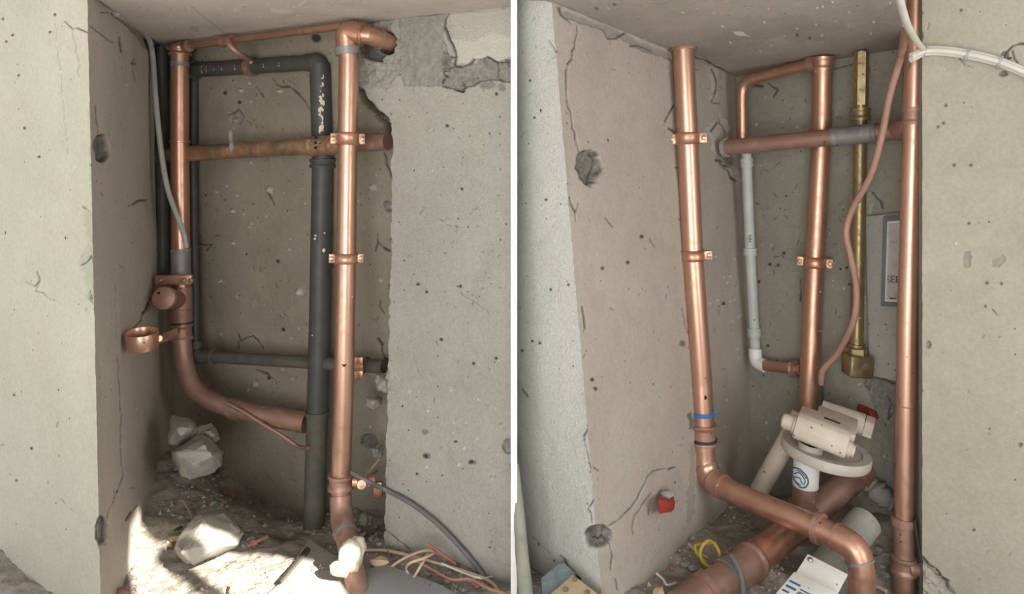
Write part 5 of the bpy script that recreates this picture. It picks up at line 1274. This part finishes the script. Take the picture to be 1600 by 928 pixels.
tag(mesh_obj('leaning_post', *tube(resample(pq, .03), [.016 + .012 * i / max(1, len(resample(pq, .03)) - 1) for i in range(len(resample(pq, .03)))], 10, True, .05), M['post'], None, 50, pq[-1]), 'weathered greenish post leaning against the divider at the pier', 'post')
# yellow wire coil
q = []
for x, y, l in ((1118, 848, .03), (1100, 850, .05), (1086, 853, .05), (1090, 866, .03), (1104, 880, .02), (1112, 890, .02), (1122, 882, .03), (1124, 866, .07), (1118, 852, .09), (1108, 845, .09), (1098, 852, .08), (1094, 866, .05), (1100, 880, .03), (1112, 888, .04)):
    q.append(on_floor(x, y, l))
tag(mesh_obj('yellow_wire', *tube(spline(q, 7), .0068, 10), M['yellow'], None, 40, q[0]), 'loose coil of yellow wire on the right niche floor', 'wire')
floor_line('loose_wire', 'pale wire curl on the floor left of the drain pipe', 'wire', [(1026, 896), (1036, 905), (1042, 914), (1056, 911)], .0045, M['cable_white'], lifts=[.03, .02, .015, .015])
floor_line('loose_wire', 'thin pale straw by the yellow wire coil', 'wire', [(1076, 850), (1090, 862), (1106, 872)], .005, M['wire_pale'], lifts=[.02, .02, .015])
floor_line('twig', 'short tan twig beside the copper elbow foot', 'twig', [(1366, 914), (1385, 924)], .008, M['wood'])
leaf('dry_leaf', 'orange leaf at the bottom edge left of the drain pipe', 1030, 924, .035, M['wood'], 21, .03)
frag(1049, 890, 11, 31, 'red brick crumb between pebbles left of the drain pipe')
GR = 'pebbles on the right rubble floor'; LRb = 'pale pebble loose on the rubble floor of the right niche'
RLb = {0: 'left one of the two big pale pebbles below the yellow coil', 1: 'right one of the two big pale pebbles below the yellow coil', 2: 'pale pebble left of the yellow coil, upper of two', 3: 'pale pebble left of the yellow coil, lower of two', 9: 'largest pebble between the copper elbow and right riser', 11: 'pebble lowest between the copper elbow and right riser', 4: 'small pebble at the cheek foot under the sloping copper run', 24: 'pebble beside the cream pipe foot'}
for i, (x, y, s) in enumerate(((1070, 884, 19), (1083, 890, 19), (1082, 845, 13), (1075, 856, 11), (1142, 795, 8), (1150, 793, 7), (1062, 862, 9), (1098, 892, 11), (1060, 880, 8), (1374, 860, 15), (1385, 868, 14), (1386, 900, 14), (1368, 873, 11), (1378, 885, 12), (1395, 850, 10), (1215, 880, 10), (1222, 890, 9), (1205, 893, 9), (1228, 872, 9), (1212, 868, 9), (1195, 905, 10), (1190, 920, 9), (1048, 872, 8), (1140, 900, 9), (1180, 790, 9), (1195, 800, 10), (1220, 795, 9), (1290, 800, 9), (1305, 795, 10), (1310, 815, 9))):
    chunk(x, y, s, M['stone'] if i < 5 or i % 3 == 0 else M['pebble'], 140 + i, 'pebble', RLb.get(i, LRb), 'pebble', GR)
# gravel too small to count
rs = random.Random(77); Vg = []; Fg = []
ico = [Vector(v) for v in ((1, 0, 0), (-1, 0, 0), (0, 1, 0), (0, -1, 0), (0, 0, .8), (0, 0, -.8))]; icf = [(0, 2, 4), (2, 1, 4), (1, 3, 4), (3, 0, 4), (2, 0, 5), (1, 2, 5), (3, 1, 5), (0, 3, 5)]
NG = 5200
gxs = NPR.uniform(-1.75, 1.35, NG); gys = NPR.uniform(2.1, 3.75, NG); gzs = floor_h(gxs, gys); cl = fbm(gxs * 5, gys * 5, 3, 12)
for x, y, z, c_ in zip(gxs, gys, gzs, cl):
    if c_ < rs.uniform(-.25, .15): continue
    q_ = Vector((x, y, z)); px_ = proj(q_)[0]
    if px_ < 800:
        if (px_ < 157 and (q_ - LF.a).dot(LF.n) < .02) or (px_ >= 157 and (q_ - LL.a).dot(LL.n) < .02) or (q_ - LB.a).dot(LB.n) < .02 or (px_ > 597 and (q_ - LR.a).dot(LR.n) < .02): continue
    elif (px_ < 945 and (q_ - RF.a).dot(RF.n) < .02) or (px_ >= 940 and (q_ - RL.a).dot(RL.n) < .02) or (q_ - RB.a).dot(RB.n) < .02 or (px_ > 1438 and (q_ - RR.a).dot(RR.n) < .02): continue
    s_ = .0035 + .011 * rs.random() ** 2.5; a = rs.uniform(0, 6.28); o_ = len(Vg)
    for v in ico:
        k = rs.uniform(.7, 1.25) * s_; Vg.append((x + (v.x * math.cos(a) - v.y * math.sin(a)) * k, y + (v.x * math.sin(a) + v.y * math.cos(a)) * k, z + v.z * k + s_ * .3))
    Fg += [tuple(i + o_ for i in f) for f in icf]
tag(mesh_obj('gravel_grit', Vg, Fg, M['pebble'], None, 0, (0, 3, 0)), 'fine grey gravel grit scattered over both rubble floors', 'gravel', None, 'stuff')
